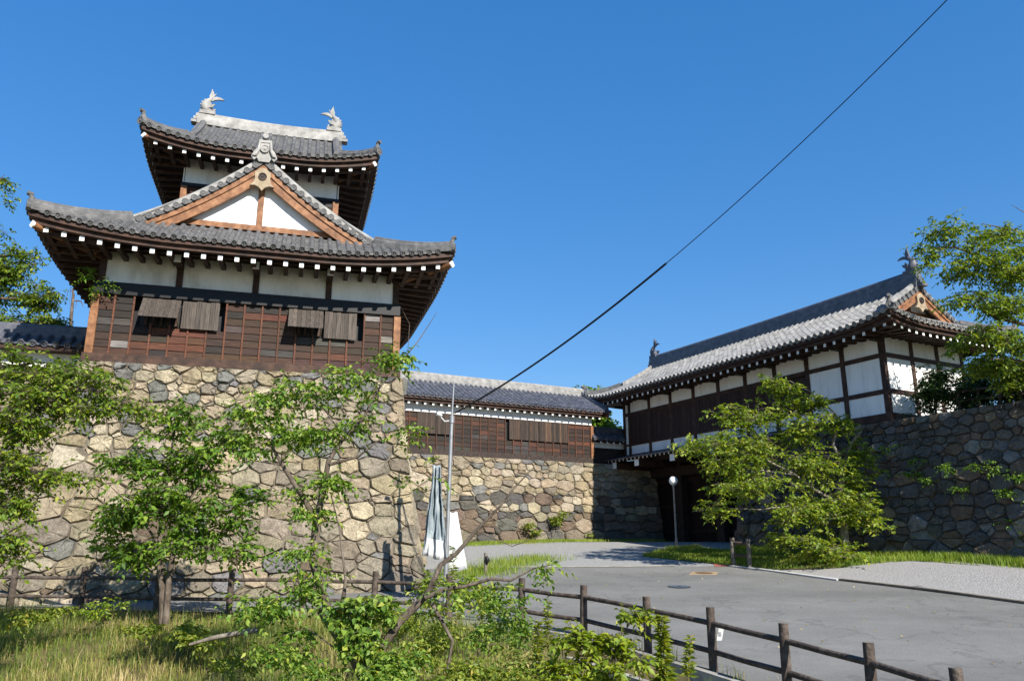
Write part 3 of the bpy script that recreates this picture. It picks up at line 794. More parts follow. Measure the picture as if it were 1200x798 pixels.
        p.build('ridge_end_tile', m, parent)


def shachi(parent, M, sx, m, sc=1.0):
    """roof-ridge fish, head down and tail curling in over the ridge"""
    mb = MB(M @ Matrix.Scale(sc, 4))
    body = [(-sx * .20, 0, -.02), (-sx * .06, 0, .06), (sx * .09, 0, .16), (sx * .14, 0, .32), (sx * .10, 0, .48), (sx * .0, 0, .60), (-sx * .08, 0, .68)]
    mb.tube(body, [.12, .21, .23, .20, .15, .10, .07], 10)
    fan = lambda pts, y0, y1: mb.extrude(pts, lambda u, v, d_: Vector((-sx * u, d_, v)), y0, y1)
    fan([(.02, .60), (.12, .62), (.20, .80), (.17, .98), (.08, 1.16), (.05, .98), (.00, .82)], -.045, .045)      # upper tail lobe
    fan([(.06, .62), (.14, .74), (.30, .80), (.46, .78), (.62, .68), (.44, .68), (.26, .64), (.14, .56)], -.045, .045)    # inner tail lobe
    fan([(.10, .70), (.20, .82), (.30, .98), (.22, .92), (.12, .80)], -.03, .03)
    fan([(-.20, .10), (-.36, .22), (-.27, .26), (-.37, .38), (-.26, .40), (-.32, .52), (-.18, .52), (-.20, .64), (-.06, .60), (-.08, .40), (-.10, .20)], -.035, .035)   # dorsal fin
    for y0 in (-.24, .18): fan([(.0, .10), (.20, .16), (.30, .32), (.14, .30), (.10, .42), (.0, .30)], y0, y0 + .06)   # side fins
    for yy in (-.12, .12): mb.tube([(-sx * .16, yy, .10), (-sx * .20, yy, .13)], [.055, .03], 6)
    mb.box(-.32, .32, -.20, .20, -.14, .02)
    return mb.build('roof_fish', m, parent)


def cladding(mb, x0, x1, z0, z1, ncol, nrow, y, rg, holes=(), dark=1.0, batt_m=1, board_m=0):
    cw = (x1 - x0) / ncol; rh = (z1 - z0) / nrow
    pal = [(2, (.022, .016, .014)), (3.5, (.055, .025, .015)), (3, (.036, .019, .013)), (2.2, (.095, .034, .018)), (.7, (.05, .044, .041)), (.14, (.17, .155, .145))]
    rows = [[pick(rg, pal) for _ in range(nrow)] for _ in range(ncol)]
    for c in range(1, ncol):
        for r_ in range(nrow):
            if rg.random() < .62: rows[c][r_] = tuple(v_ * rg.uniform(.88, 1.12) for v_ in rows[c - 1][r_])
    for c in range(ncol):
        for r_ in range(nrow):
            xa, xb = x0 + c * cw, x0 + (c + 1) * cw; za, zb = z0 + r_ * rh, z0 + (r_ + 1) * rh; cxm, czm = (xa + xb) / 2, (za + zb) / 2
            if any(h[0] < cxm < h[1] and h[2] < czm < h[3] for h in holes): continue
            t = tuple(q_ * dark for q_ in rows[c][r_])
            e = rg.uniform(0, .006)
            mb.add([(xa, y - .022 - e, za), (xb, y - .022 - e, za), (xb, y - e * .3, zb + .004), (xa, y - e * .3, zb + .004), (xa, y, za), (xb, y, za)], [(0, 1, 2, 3), (4, 5, 1, 0)], board_m, t)
    for c in range(ncol + 1):
        xa = x0 + c * cw; k_ = rg.uniform(.75, 1.2) * dark
        segs = [(z0, z1)]
        for h in holes:
            if h[0] - .02 < xa < h[1] + .02 and h[0] + .1 < xa < h[1] - .1: segs = [(z0, h[2])]
        for (za, zb) in segs: mb.box(xa - .022, xa + .022, y - .055, y, za, zb, batt_m, (.125 * k_, .048 * k_, .026 * k_))

# ------------------------------------------------------------------ the corner turret on its stone base
TA = np.array([-11.07, 19.84, 6.2]); at_ = math.radians(15.8)
T_ = thing('castle_turret', 'two storey castle turret with dark board walls and tiled gables on the high base', 'turret', TA, at_)
TW, TD = 8.0, 8.5
rg = random.Random(11)
mb = MB(); mb.box(.05, TW - .05, .32, TD, -.1, 2.97); mb.box(1.55, 6.15, 2.12, 6.5, 2.5, 7.0); mb.build('wall_core', 'black', T_)
mb = MB(); mb.box(-.14, TW + .14, -.15, .3, -.13, .09); mb.box(-.12, TW + .12, .3, TD + .1, -.13, .06); mb.build('sill_beam', 'timber_brown', T_, bevel=.012)
shut = [(1.16, 2.13, True), (2.17, 3.12, False), (4.95, 5.90, True), (5.94, 6.84, False)]
holes = [(a_, b_, .98, 1.66) for a_, b_, op in shut]
mb = MB(); cladding(mb, .0, TW, .09, 1.72, 17, 8, .0, rg, holes, dark=.82); mb.build('board_cladding', ['board', 'board'], T_)
for sx, x in ((-1, 0.0), (1, TW)):
    mb = MB(); 
    for r_ in range(8): mb.box(x - (.02 if sx < 0 else 0), x + (.02 if sx > 0 else 0), .1, TD - .1, .09 + r_ * .2, .09 + r_ * .2 + .19, 0, pick(rg, [(1, (.05, .03, .02)), (1, (.09, .04, .025))]))
    mb.build('side_boards', 'board', T_)
    mb = MB(); mb.box(x - .03, x + .03, .1, TD - .1, 2.07, 2.93); mb.build('side_plaster', 'plaster', T_)
for a_, b_, op in shut:
    mb = MB(); n = 8
    if op:
        mb.box(a_ - .03, b_ + .03, .10, .14, .95, 1.66, 0)      # black panel painted as the unlit interior, behind lattice bars
        for q_ in range(5): x = a_ + .1 + q_ * (b_ - a_ - .2) / 4; mb.box(x - .035, x + .035, .03, .09, .98, 1.66, 1)
        mb.build('dark_window_fill', ['black', 'timber_brown'], T_)
        mb = MB()
    ang = math.radians(37) if op else math.radians(2.5); hz = 1.70; ln = .80
    for q_ in range(n):
        xa = a_ + (b_ - a_) * q_ / n; xb = a_ + (b_ - a_) * (q_ + 1) / n - .006; t = rg.uniform(.7, 1.3); tn = (.075 * t, .062 * t, .053 * t); e = rg.uniform(0, .03)
        def hinge(p): 
            return (p[0], -.06 - (hz - p[2]) * math.sin(ang) + p[1] * math.cos(ang), hz - (hz - p[2]) * math.cos(ang) + p[1] * math.sin(ang) * 0)
        mb.box(xa, xb, -.03, 0, hz - ln, hz - rg.uniform(0, .03), 0, tn, skew=hinge)
    for zz in (hz - .2, hz - ln + .12): mb.box(a_, b_, 0.0, .035, zz, zz + .06, 0, (.08, .05, .035), skew=hinge)
    so = mb.build('shutter', ['board_vertical'], T_)
    if op:
        mb = MB(); e_ = hinge((b_ - .05, .03, hz - ln + .1)); mb.tube([e_, (b_ - .05, .05, .99)], .018, 6); mb.build('prop', 'timber_pale', so)
mb = MB(); mb.box(-.08, TW + .08, -.09, .3, 1.722, 2.07); mb.build('lintel_beam', 'black', T_, bevel=.012)
for i in range(4):
    mb = MB(); mb.box(i * 2 + .05, i * 2 + 1.95, -.012, .3, 2.072, 2.93); mb.build('plaster_panel', 'plaster_stained' if i < 3 else 'plaster', T_)
for i in range(5):
    mb = MB(); x = min(max(i * 2, .07), TW - .07); mb.box(x - .085, x + .085, -.05, .3, 2.074, 2.95); po = mb.build('post', 'timber_brown', T_)
    if 0 < i < 4:
        mb = MB(); mb.box(x - .085, x + .085, -.74, -.052, 2.56, 2.76); br = mb.build('bracket', 'timber_brown', po); mb = MB(); mb.box(x - .086, x + .086, -.75, -.738, 2.555, 2.765); mb.build('bracket_tip', 'white_tip', br)
for x in (.0, TW):
    mb = MB(); mb.box(x - .10, x + .10, -.085, .12, .095, 1.70); mb.build('corner_post', 'timber_orange', T_, bevel=.01)
mb = MB(); mb.box(-.05, TW + .05, -.10, .3, 2.935, 3.02); mb.box(-.9, TW + .9, -.80, -.68, 2.78, 2.90); mb.build('eave_beam', 'timber_brown', T_)
# lower roof: ridge runs front to back, its gable faces the road
ML = Matrix.Translation((3.95, TD / 2, 0)) @ Matrix.Rotation(math.pi / 2, 4, 'Z')
lr = Irimoya(ML, TD / 2 + 1.5, TD / 2 + 1.5, 4 + 1.45, 2.97, lambda d: .2 * d + .065 * d * d, lambda d: .64 * d, 1.42, 1.42, 1.15, 1.15, .42, 3.8, None)
lr.tiles(T_, ['tile'])
lr.under(T_, ['minus', 'front', 'back', 'plus'], 1.5)
lr.rafters(T_, 'minus', 1.5, .425, size=.115, drop=.30)
lr.rafters(T_, 'front', 1.45, .46, size=.10, drop=.30, lo=-6, hi=1.5)
lr.rafters(T_, 'back', 1.45, .46, size=.10, drop=.30, lo=-6, hi=1.5)
lr.hips(T_, [(-1, -1), (-1, 1), (1, 1), (1, -1)], ['tile'])
lr.verge(T_, (0,), ['ridge_pale', 'tile'], ['timber_orange'], bw=.34)
lr.gable(T_, 0)
lr.oni(T_, 0)
for sx in (-.02, TW + .02):       # corner rafters with pale ends
    d_ = -1 if sx < 1 else 1
    mb = MB(); mb.tube([(sx + d_ * .0, .0, 2.80), (sx + d_ * 1.30, -1.36, 3.00)], .11, 4); hb = mb.build('corner_rafter', 'timber_orange', T_)
    mb = MB(); mb.tube([(sx + d_ * 1.30, -1.36, 3.00), (sx + d_ * 1.325, -1.386, 3.003)], .112, 4); mb.build('rafter_tip', 'white_tip', hb)
# upper storey
UX0, UX1, UY = 1.48, 6.18, 2.0
mb = MB(); mb.box(UX0 + .05, UX1 - .05, UY - .012, UY + .1, 6.08, 6.92); mb.build('plaster_panel', 'plaster', T_)
for x in (UX0, UX1): mb = MB(); mb.box(x - .02, x + .02, UY + .05, UY + 4.4, 6.08, 6.9); mb.build('side_plaster', 'plaster', T_)
mb = MB(); mb.box(UX0 - .05, UX1 + .05, UY - .07, UY + .1, 5.97, 6.08); mb.build('lintel_beam', 'black', T_)
mb = MB(); cladding(mb, UX0 + .1, UX1 - .1, 4.4, 5.97, 9, 8, UY, rg, dark=.8); mb.build('board_cladding', ['board', 'board'], T_)
for x in (UX0 + .06, UX1 - .06): mb = MB(); mb.box(x - .09, x + .09, UY - .07, UY + .1, 4.3, 5.968); mb.build('corner_post', 'timber_orange', T_)
MU = Matrix.Translation((3.83, UY + 2.25, 0))
ur = Irimoya(MU, 3.5, 3.5, 3.55, 6.86, lambda d: .50 * d + .056 * d * d, lambda d: .55 * d, 1.6, 1.6, 1.15, 1.15, .42, 2.6, None)
ur.tiles(T_, ['tile'], pitch=.265)
ur.under(T_, ['front', 'minus', 'plus', 'back'], 1.3)
ur.rafters(T_, 'front', 1.3, .40, size=.105, drop=.29)
ur.rafters(T_, 'minus', 1.1, .44, size=.095, drop=.29, lo=-4, hi=1.0)
ur.rafters(T_, 'plus', 1.1, .44, size=.095, drop=.29, lo=-4, hi=1.0)
ur.hips(T_, [(-1, -1), (1, -1), (-1, 1), (1, 1)], ['tile'], wd=.22, ht=.20)
ur.verge(T_, (0, 1), ['tile', 'tile'], ['timber_orange'], bw=.26)
ur.gable(T_, 0, pendant=False); ur.gable(T_, 1, pendant=False)
pts, zr, ht = ur.main_ridge(T_, 'ridge_pale', wd=.38, ht=.28, ext=.10, sag=.08)
shachi(T_, MU @ Matrix.Translation((pts[0].x + .30, 0, zr + ht + .20)), -1, 'ridge_pale', .80)
shachi(T_, MU @ Matrix.Translation((pts[-1].x - .30, 0, zr + ht + .20)), 1, 'ridge_pale', .80)
for x, d_ in ((UX0, -1), (UX1, 1)):
    mb = MB(); mb.tube([(x, UY, 6.78), (x + d_ * 1.02, UY - 1.14, 6.95)], .10, 4); hb = mb.build('corner_rafter', 'timber_orange', T_)
    mb = MB(); mb.tube([(x + d_ * 1.02, UY - 1.14, 6.95), (x + d_ * 1.04, UY - 1.163, 6.953)], .102, 4); mb.build('rafter_tip', 'white_tip', hb)


def off_t(q): return .05 * q + .0145 * q * q


TH = 6.15
TB = thing('stone_base', 'tall battered base of fitted tan and grey boulders under the corner turret', 'stone wall', (TA[0], TA[1], TA[2]), at_)


def f_front(s, h, d): q = TH - h; o_ = off_t(q); return (-.2 - o_ + (8.42 + 2 * o_) * s / 8.9, -.20 - o_ - d, -.13 - q)


stone_wall('front_face', 8.9, TH, f_front, col_tower, TB, rmax=.31, seed=3)


def f_side(s, h, d): q = TH - h; o_ = off_t(q); return (8.22 + o_ + d, -.20 - o_ + s, -.13 - q)


stone_wall('side_face', 10.5, TH, f_side, col_tower, TB, rmax=.5, seed=5)
mb = MB(); mb.box(-.1, 8.1, -.1, 10, -6, -.14); mb.box(-14, -.1, 2.2, 10, -6, -.35); mb.build('earth_core', 'soil', TB)
WL = thing('stone_wall', 'weathered stone wall at the left edge, running on from the turret base behind the trees', 'stone wall', TA, at_)


def f_left(s, h, d): q = TH - h; o_ = off_t(q); return (-13.5 + s, 1.75 - o_ - d, -.30 - q)


stone_wall('wall_face', 13.4, TH, f_left, col_tower, WL, rmax=.33, seed=8)
# plaster wall with a tiled coping, left of the turret
DB = thing('plaster_wall', 'low white plaster wall with a dark tiled coping left of the turret', 'wall', TA, at_)
mb = MB(); mb.box(-13, -.15, 2.2, 2.5, -.34, .62); mb.build('wall_body', 'plaster', DB)
mb = MB(); mb.box(-13, -.15, 2.15, 2.55, -.32, .10); mb.build('plinth', 'timber_dark', DB)
dr = Irimoya(Matrix.Translation((-6.6, 2.35, 0)), 6.5, 6.5, .62, .66, lambda d: .62 * d, lambda d: .6 * d, 0, 0, 0, 0, 0, 1, None)
dr.tiles(DB, ['tile_dark'], r=.085, pitch=.29); mb = MB(); mb.box(-13.1, -.1, 1.78, 2.92, .50, .60); mb.build('fascia', 'timber_brown', DB)
dr.main_ridge(DB, 'tile_dark', wd=.24, ht=.26, ext=0, sag=0)

# ------------------------------------------------------------------ the long wing between turret and gate
WG = thing('wing_building', 'long low wing with black boards and blue grey tiles between turret and gate', 'building', A_W, aw)
X0, X1 = -4.8, 9.5
mb = MB(); mb.box(X0, X1 - .05, .12, 3.6, -.02, 2.3); mb.build('wall_core', 'black', WG)
mb = MB(); mb.box(X0, X1 + .06, -.12, .12, -.14, .10); mb.build('sill_beam', 'timber_dark', WG)
mb = MB(); cladding(mb, X0 + .2, X1 - .1, .10, 1.77, 31, 8, .0, rg, [(-3.6, -2.2, .95, 1.8), (-.15, 1.68, .82, 1.8), (4.65, 8.0, .80, 1.8)], dark=.62); mb.build('board_cladding', ['board', 'board'], WG)
for (a_, b_, zb) in ((-.15, 1.68, .82), (4.65, 6.30, .80), (6.34, 8.0, .80), (-3.6, -2.2, .95)):
    mb = MB(); n = 14
    for q_ in range(n):
        xa = a_ + (b_ - a_) * q_ / n; t = rg.uniform(.6, 1.4); c_ = (.042, .030, .024) if rg.random() < .8 else (.075, .045, .03)
        mb.box(xa, xa + (b_ - a_) / n - .006, -.06 - rg.uniform(0, .008), .12, zb, 1.765, 0, tuple(v_ * t for v_ in c_))
    mb.build('shutter', 'board_vertical', WG)
mb = MB(); mb.box(X0, X1 + .02, -.05, .12, 1.772, 1.815); mb.build('lintel_beam', 'timber_dark', WG)
mb = MB(); mb.box(X0, X1, -.02, .12, 1.817, 2.32); mb.box(X1 - .05, X1, .1, 3.55, 1.0, 2.3); mb.build('plaster_band', 'plaster', WG)
mb = MB(); mb.box(X1 - .10, X1 + .06, -.09, .1, .102, 1.77); mb.build('corner_post', 'timber_orange', WG)
wr = Irimoya(Matrix.Translation(((X0 + X1) / 2 + .15, 1.8, 0)), (X1 - X0) / 2 + .55, (X1 - X0) / 2 + .55, 1.8 + .64, 2.48, lambda d: .45 * d + .02 * d * d, lambda d: .5 * d, 0, 0, 0, 0, 0, 1, None)
wr.tiles(WG, ['tile_dark'], pitch=.275, r=.085)
wr.under(WG, ['front', 'back'], .64)
wr.rafters(WG, 'front', .64, .40, size=.10, drop=.27, lo=-4.6, hi=20)
pts, zr, ht = wr.main_ridge(WG, 'tile_pale', wd=.30, ht=.34, ext=.02, sag=0)
wr.verge(WG, (1,), ['tile_dark', 'tile_dark'], ['timber_orange'], bw=.22)
wr.oni(WG, 1, 'tile_dark', .7)


def off_w(q): return .10 * q + .012 * q * q


WH = 4.35
WS = thing('stone_base', 'stone base of the low wing, rounded tan stones above and brown boulders below', 'stone wall', A_W, aw)


def f_wing(s, h, d): q = WH - h; return (-5.0 + s, -.16 - off_w(q) - d, -.15 - q)


stone_wall('front_face', 18.4, WH, f_wing, col_wing, WS, rmax=.36, seed=21, bulge=.075, an=.66, top=lambda t: 1.2 - .5 * t)


def f_jamb(s, h, d): q = WH - h; return (13.35 + d, -.16 - off_w(q) + s, -.15 - q)


stone_wall('passage_face', 5.0, WH, f_jamb, col_right, WS, rmax=.5, seed=22)
mb = MB(); mb.box(-5, 13.3, -.05, 6, -4.4, -.16); mb.build('earth_core', 'soil', WS)
# short link wall between wing and gate
LK = thing('link_wall', 'short dark boarded wall with tiled coping joining the low wing to the gate', 'wall', A_W, aw)
mb = MB(); mb.box(9.62, 11.9, .30, .6, -.14, .72); mb.build('board_panel', 'timber_dark', LK)
mb = MB(); mb.box(9.62, 11.9, .28, .6, .722, 1.02); mb.build('plaster_band', 'plaster', LK)
kr = Irimoya(Matrix.Translation((10.75, .45, 0)), 1.25, 1.25, .72, 1.10, lambda d: .62 * d, lambda d: .6 * d, 0, 0, 0, 0, 0, 1, None)
kr.tiles(LK, ['tile_dark'], r=.085); kr.rafters(LK, 'front', .5, .42, size=.09, drop=.1, inset=.1); kr.main_ridge(LK, 'tile_dark', wd=.24, ht=.24, ext=0, sag=0)

# ------------------------------------------------------------------ the gate building
GS = 1.058; GO = A_W + RW * 10.15 - DW * 1.96; GO[2] -= .05; GO = np.array([0, 0, EYE]) + (GO - [0, 0, EYE]) * GS; ag = math.atan2(-DW[1], -DW[0])
GT = thing('castle_gate', 'long castle gatehouse with white plaster bays and dark shutters under a pale tiled roof', 'gatehouse', GO, ag); GT.scale = (GS, GS, GS)
GL, GD = 15.0, 4.2
mb = MB(); mb.box(.05, GL - .05, .1, GD - .05, .0, 2.95); mb.build('wall_core', 'timber_dark', GT)
mb = MB(); mb.box(-.06, GL + .06, -.08, .1, -.12, .14); mb.box(GL - .1, GL + .08, .1, GD, -.12, .138); mb.build('sill_beam', 'timber_brown', GT, bevel=.01)
posts = [.0 + .09] + [GL - .09 - 1.6 * k_ for k_ in range(9, -1, -1)]
for x in posts: mb = MB(); mb.box(x - .09, x + .09, -.05, .1, .142, 2.8); mb.build('post', 'timber_brown', GT)
for y in (1.4, 2.8, GD): mb = MB(); mb.box(GL - .1, GL + .05, y - .08, y + .08, .14, 2.8); mb.build('post', 'timber_brown', GT)
for (z0, z1, xa) in ((.80, .96, 10.2), (2.04, 2.20, 0)):
    mb = MB(); mb.box(xa, GL + .04, -.042, .1, z0, z1); mb.box(GL - .1, GL + .042, .1, GD, z0, z1); mb.build('cross_beam', 'timber_brown', GT)
mb = MB(); mb.box(.18, 10.2, -.04, .1, .56, .66); mb.build('cross_beam', 'timber_brown', GT)
for i in range(len(posts) - 1):
    xa, xb = posts[i] + .09, posts[i + 1] - .09
    zs = [(2.20, 2.78)] + ([(.14, .80), (.96, 2.04)] if xa > 10.2 else [(.14, .56)]) + ([(.66, 2.04)] if i == 0 else [])
    for z0, z1 in zs: mb = MB(); mb.box(xa, xb, -.012, .1, z0, z1); mb.build('plaster_panel', 'plaster', GT)
for y0, y1 in ((.1, 1.32), (1.48, 2.72), (2.88, GD - .08)):
    for z0, z1 in ((.14, .80), (.96, 2.04), (2.20, 2.78)): mb = MB(); mb.box(GL - .1, GL + .012, y0, y1, z0, z1); mb.build('plaster_panel', 'plaster', GT)
for i in range(1, len(posts) - 1):
    if posts[i] > 10.1: continue
    mb = MB(); xa, xb = posts[i] + .09, posts[i + 1] - .09; n = 12
    for q_ in range(n):
        x = xa + (xb - xa) * q_ / n; t = rg.uniform(.7, 1.3); mb.box(x, x + (xb - xa) / n - .012, -.03 - rg.uniform(0, .01), .1, .66, 2.04, 0, (.040 * t, .022 * t, .017 * t))
    mb.build('shutter', 'board_vertical', GT)
gr_ = Irimoya(Matrix.Translation((GL / 2, GD / 2, 0)), GL / 2 + 1.40, GL / 2 + 1.40, GD / 2 + 1.35, 2.98, lambda d: .40 * d + .038 * d * d, lambda d: .48 * d, 1.75, 1.75, 1.25, 1.25, .28, 2.0, None)
gr_.tiles(GT, ['tile_pale'], pitch=.275, r=.085)
gr_.under(GT, ['front', 'plus', 'minus', 'back'], 1.35)
gr_.rafters(GT, 'front', 1.35, .40, size=.105, drop=.28)
gr_.rafters(GT, 'plus', 1.35, .36, size=.105, drop=.28)
gr_.hips(GT, [(1, -1), (1, 1), (-1, -1), (-1, 1)], ['tile'])
gr_.verge(GT, (0, 1), ['tile_pale', 'tile'], ['timber_orange'], bw=.28)
gr_.gable(GT, 1, m_post='timber_orange'); gr_.gable(GT, 0, pendant=False)
pts, zr, ht = gr_.main_ridge(GT, 'tile_dark', wd=.40, ht=.50, ext=.08, sag=.06)  # dark tile here puts the ridge's shade side into its colour
MG = Matrix.Translation((GL / 2, GD / 2, 0))
shachi(GT, MG @ Matrix.Translation((pts[0].x + .26, 0, zr + ht + .16)), -1, 'tile_dark', .78)
shachi(GT, MG @ Matrix.Translation((pts[-1].x - .26, 0, zr + ht + .16)), 1, 'tile_dark', .78)
mb = MB(); mb.tube([(GL, 0, 2.86), (GL + 1.22, -1.20, 3.08)], .11, 4); hb = mb.build('corner_rafter', 'timber_brown', GT)
mb = MB(); mb.tube([(GL + 1.22, -1.20, 3.08), (GL + 1.24, -1.22, 3.082)], .112, 4); mb.build('rafter_tip', 'white_tip', hb)
for x in posts[1:]: mb = MB(); mb.box(x - .30, x + .30, -.12, .1, 2.70, 2.82); mb.box(x - .10, x + .10, -.45, .1, 2.60, 2.70); mb.build('bracket', 'timber_dark', GT)
# pent roof below the upper storey, and the gateway
mb = MB(); mb.add([(-1.3, .0, .10), (10.6, .0, .10), (10.6, -.95, -.10), (-1.3, -.95, -.10), (-1.3, .0, .02), (10.6, .0, .02), (10.6, -.95, -.17), (-1.3, -.95, -.17)], [(0, 3, 2, 1), (4, 5, 6, 7), (3, 7, 6, 2), (0, 4, 7, 3), (1, 2, 6, 5)])
mb.build('pent_roof', 'tile_dark', GT)
for k_ in range(38):
    x = -1.15 + k_ * .31; mb = MB(); mb.add([(x - .04, 0, -.05), (x + .04, 0, -.05), (x + .04, -.86, -.24), (x - .04, -.86, -.24), (x - .04, 0, .02), (x + .04, 0, .02), (x + .04, -.86, -.155), (x - .04, -.86, -.155)], [(0, 1, 2, 3), (4, 7, 6, 5), (0, 3, 7, 4), (1, 5, 6, 2)]); mb.add([(x - .04, -.86, -.24), (x + .04, -.86, -.24), (x + .04, -.86, -.155), (x - .04, -.86, -.155)], [(0, 1, 2, 3)], 1)
    mb.build('pent_rafter', ['timber_brown', 'white_tip'], GT)
for x in (.2, 2.0, 4.6, 7.2):
    mb = MB(); mb.box(x - .16, x + .16, -.80, 1.9, -.55, -.26); bo = mb.build('floor_beam', 'timber_brown', GT); mb = MB(); mb.box(x - .163, x + .163, -.815, -.797, -.553, -.257); mb.build('beam_tip', 'white_tip', bo)
mb = MB(); mb.box(-1.9, 10.0, .1, 4.2, -.25, -.13); mb.build('floor_deck', 'timber_dark', GT)
mb = MB(); n = 26
for q_ in range(n):
    x = -1.8 + q_ * 7.25 / n; t = rg.uniform(.7, 1.3); mb.box(x, x + 7.25 / n - .01, 1.92, 2.05, -4.6, -.26, 0, (.016 * t, .008 * t, .007 * t))
for zz in (-3.6, -2.4, -1.2): mb.box(-1.8, 5.4, 1.86, 1.92, zz, zz + .16, 0, (.03, .014, .011))
mb.build('gate_door', 'board_vertical', GT)
for x in (-.2, 2.2, 4.9, 7.6): mb = MB(); mb.box(x - .22, x + .22, 1.45, 1.85, -4.6, -.27); mb.build('gate_post', 'timber_dark', GT)
mb = MB(); mb.box(-1.8, 8.2, 1.4, 1.9, -.95, -.50); mb.build('gate_lintel', 'timber_dark', GT)
mb = MB(); mb.tube([(-.95, 1.1, -.75), (.10, .95, -4.15)], .10, 6); mb.build('slanted_plank', 'fence_grey', GT)

RS = thing('stone_wall', 'dark shaded stone wall right of the gate, overgrown with small ferns', 'stone wall', GO, ag)
RS.scale = (GS, GS, GS)
RH = 5.6


def f_right(s, h, d): q = RH - h; return (8.0 + s, -.12 - off_w(q) - d, -.13 - q)


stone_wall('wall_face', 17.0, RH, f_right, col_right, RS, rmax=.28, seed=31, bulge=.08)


def f_ret(s, h, d): q = RH - h; return (8.0 - d, -.12 - off_w(q) + s, -.13 - q)


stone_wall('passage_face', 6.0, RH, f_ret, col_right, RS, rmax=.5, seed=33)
mb = MB(); mb.box(8.15, 25, .05, 30, -5.6, -.16); mb.build('earth_core', 'soil', RS)

# ------------------------------------------------------------------ foliage helpers
def leaves_np(name, P, Dv, L, W, m, tone, parent=None, fold=.18, rng=NR):
    n = len(P); Dv = Dv / (np.linalg.norm(Dv, axis=1, keepdims=True) + 1e-9)
    up = rng.normal(0, .55, (n, 3)); up[:, 2] += 1.0
    S = np.cross(Dv, up); S /= (np.linalg.norm(S, axis=1, keepdims=True) + 1e-9)
    N = np.cross(S, Dv)
    L = L[:, None]; W = W[:, None]
    V = np.empty((n, 4, 3)); V[:, 0] = P
    V[:, 1] = P + Dv * L * .42 + S * W * .5 + N * W * fold
    V[:, 2] = P + Dv * L - N * L * .10 + np.array([0, 0, -.10]) * L
    V[:, 3] = P + Dv * L * .42 - S * W * .5 + N * W * fold
    b = np.arange(n)[:, None] * 4
    F = np.concatenate([b + np.array([0, 3, 2]), b + np.array([0, 2, 1])], 1).reshape(-1, 3)
    return np_mesh(name, V.reshape(-1, 3), F, 3, m, np.repeat(tone, 2), parent=parent)


def twigs(c, rad, n, tl=(.22, .5), per=7, droop=.55, shell=.55, rng=NR):
    """leaf positions and directions along n little twigs filling an ellipsoid"""
    u = rng.normal(0, 1, (n, 3)); u /= np.linalg.norm(u, axis=1, keepdims=True)
    r = rng.uniform(0, 1, (n, 1)) ** shell
    p0 = c + u * r * rad
    td = u * .45 + rng.normal(0, .55, (n, 3)); td[:, 2] = td[:, 2] * .45 - .03; td /= np.linalg.norm(td, axis=1, keepdims=True)
    t_l = rng.uniform(*tl, (n, 1))
    P, Dv, B = [], [], []
    for k_ in range(per):
        t = (k_ + .6) / per
        pos = p0 + td * t_l * t + np.array([0, 0, -1]) * (t * t * t_l * .22)
        side = np.cross(td, np.array([0, 0, 1.0])); side /= (np.linalg.norm(side, axis=1, keepdims=True) + 1e-9)
        d_ = td * .45 + side * (.75 if k_ % 2 else -.75) + rng.normal(0, .28, (n, 3)); d_[:, 2] -= droop * rng.uniform(.3, 1.5, n)
        P.append(pos); Dv.append(d_)
    return np.concatenate(P), np.concatenate(Dv), (p0, td * t_l)


def blobs_to_leaves(blobs, tl, per, droop):
    Ps, Ds, Tw = [], [], []
    for (px, py, Y, rx, ry, n, *rest) in blobs:
        c = at(px, py, Y); k_ = Y / F_PX; rd = np.array([rx * k_, (rest[0] if rest else max(rx, ry) * k_ * .9), ry * k_])
        m_ = max(1, n // 11)
        for q_ in range(m_):
            if m_ == 1: cc, rr = c, rd
            else:
                u = NR.normal(0, 1, 3); u /= np.linalg.norm(u); cc = c + u * rd * NR.uniform(.15, .95); k2 = NR.uniform(.28, .46); rr = rd * np.array([k2, k2, k2 * .62]) + np.array([.04, .04, .02])
            P, D_, t = twigs(cc, rr, max(3, n // m_), tl, per, droop); Ps.append(P); Ds.append(D_); Tw.append(t)
    return np.concatenate(Ps), np.concatenate(Ds), Tw


def tree(name, label, cat, base, trunk, limbs, blobs, leaf=.09, m='leaf_cherry', bark='bark', tl=(.22, .5), per=7, droop=.35, tone=(0, 1), group=None, twig_r=.0025, wr=.56, dens=1.75):
    t_ = thing(name, label, cat, tuple(base), 0, group)
    inv = np.array(base)
    mb = MB()
    for path in trunk: mb.tube([np.array(p) - inv for p, r in path], [r for p, r in path], 9)
    tmb = mb
    for path in limbs:
        mb = MB(); mb.tube([np.array(p) - inv for p, r in path], [r for p, r in path], 7); mb.build('limb', bark, t_)
    if blobs:
        P, D_, Tw = blobs_to_leaves([(b_[0], b_[1], b_[2], b_[3], b_[4], int(b_[5] * dens) + 1) + tuple(b_[6:]) for b_ in blobs], tl, per, droop); n = len(P)
        L = leaf * NR.uniform(.65, 1.25, n); tn = np.clip(NR.beta(1.6, 1.9, n) * (tone[1] - tone[0]) + tone[0], 0, 1)
        cr_ = leaves_np('crown', P - inv, D_, L, L * wr, m, tn, t_)
        if twig_r:
            mb = tmb
            for (p0, v) in Tw:
                for i in range(0, len(p0)): mb.tube([p0[i] - inv - v[i] * .5, p0[i] - inv + v[i] * .4, p0[i] - inv + v[i] * 1.0 + np.array([0, 0, -.25 * np.linalg.norm(v[i])])], [twig_r * 1.5, twig_r, twig_r * .5], 3, cap=False)
    if tmb.v: tmb.build('trunk' if trunk else 'stem', bark, t_)
    return t_


def pth(Y, *pts):
    """(px, py, radius in metres[, depth offset]) -> path"""
    return [(at(q_[0], q_[1], Y + (q_[3] if len(q_) > 3 else 0)), q_[2]) for q_ in pts]


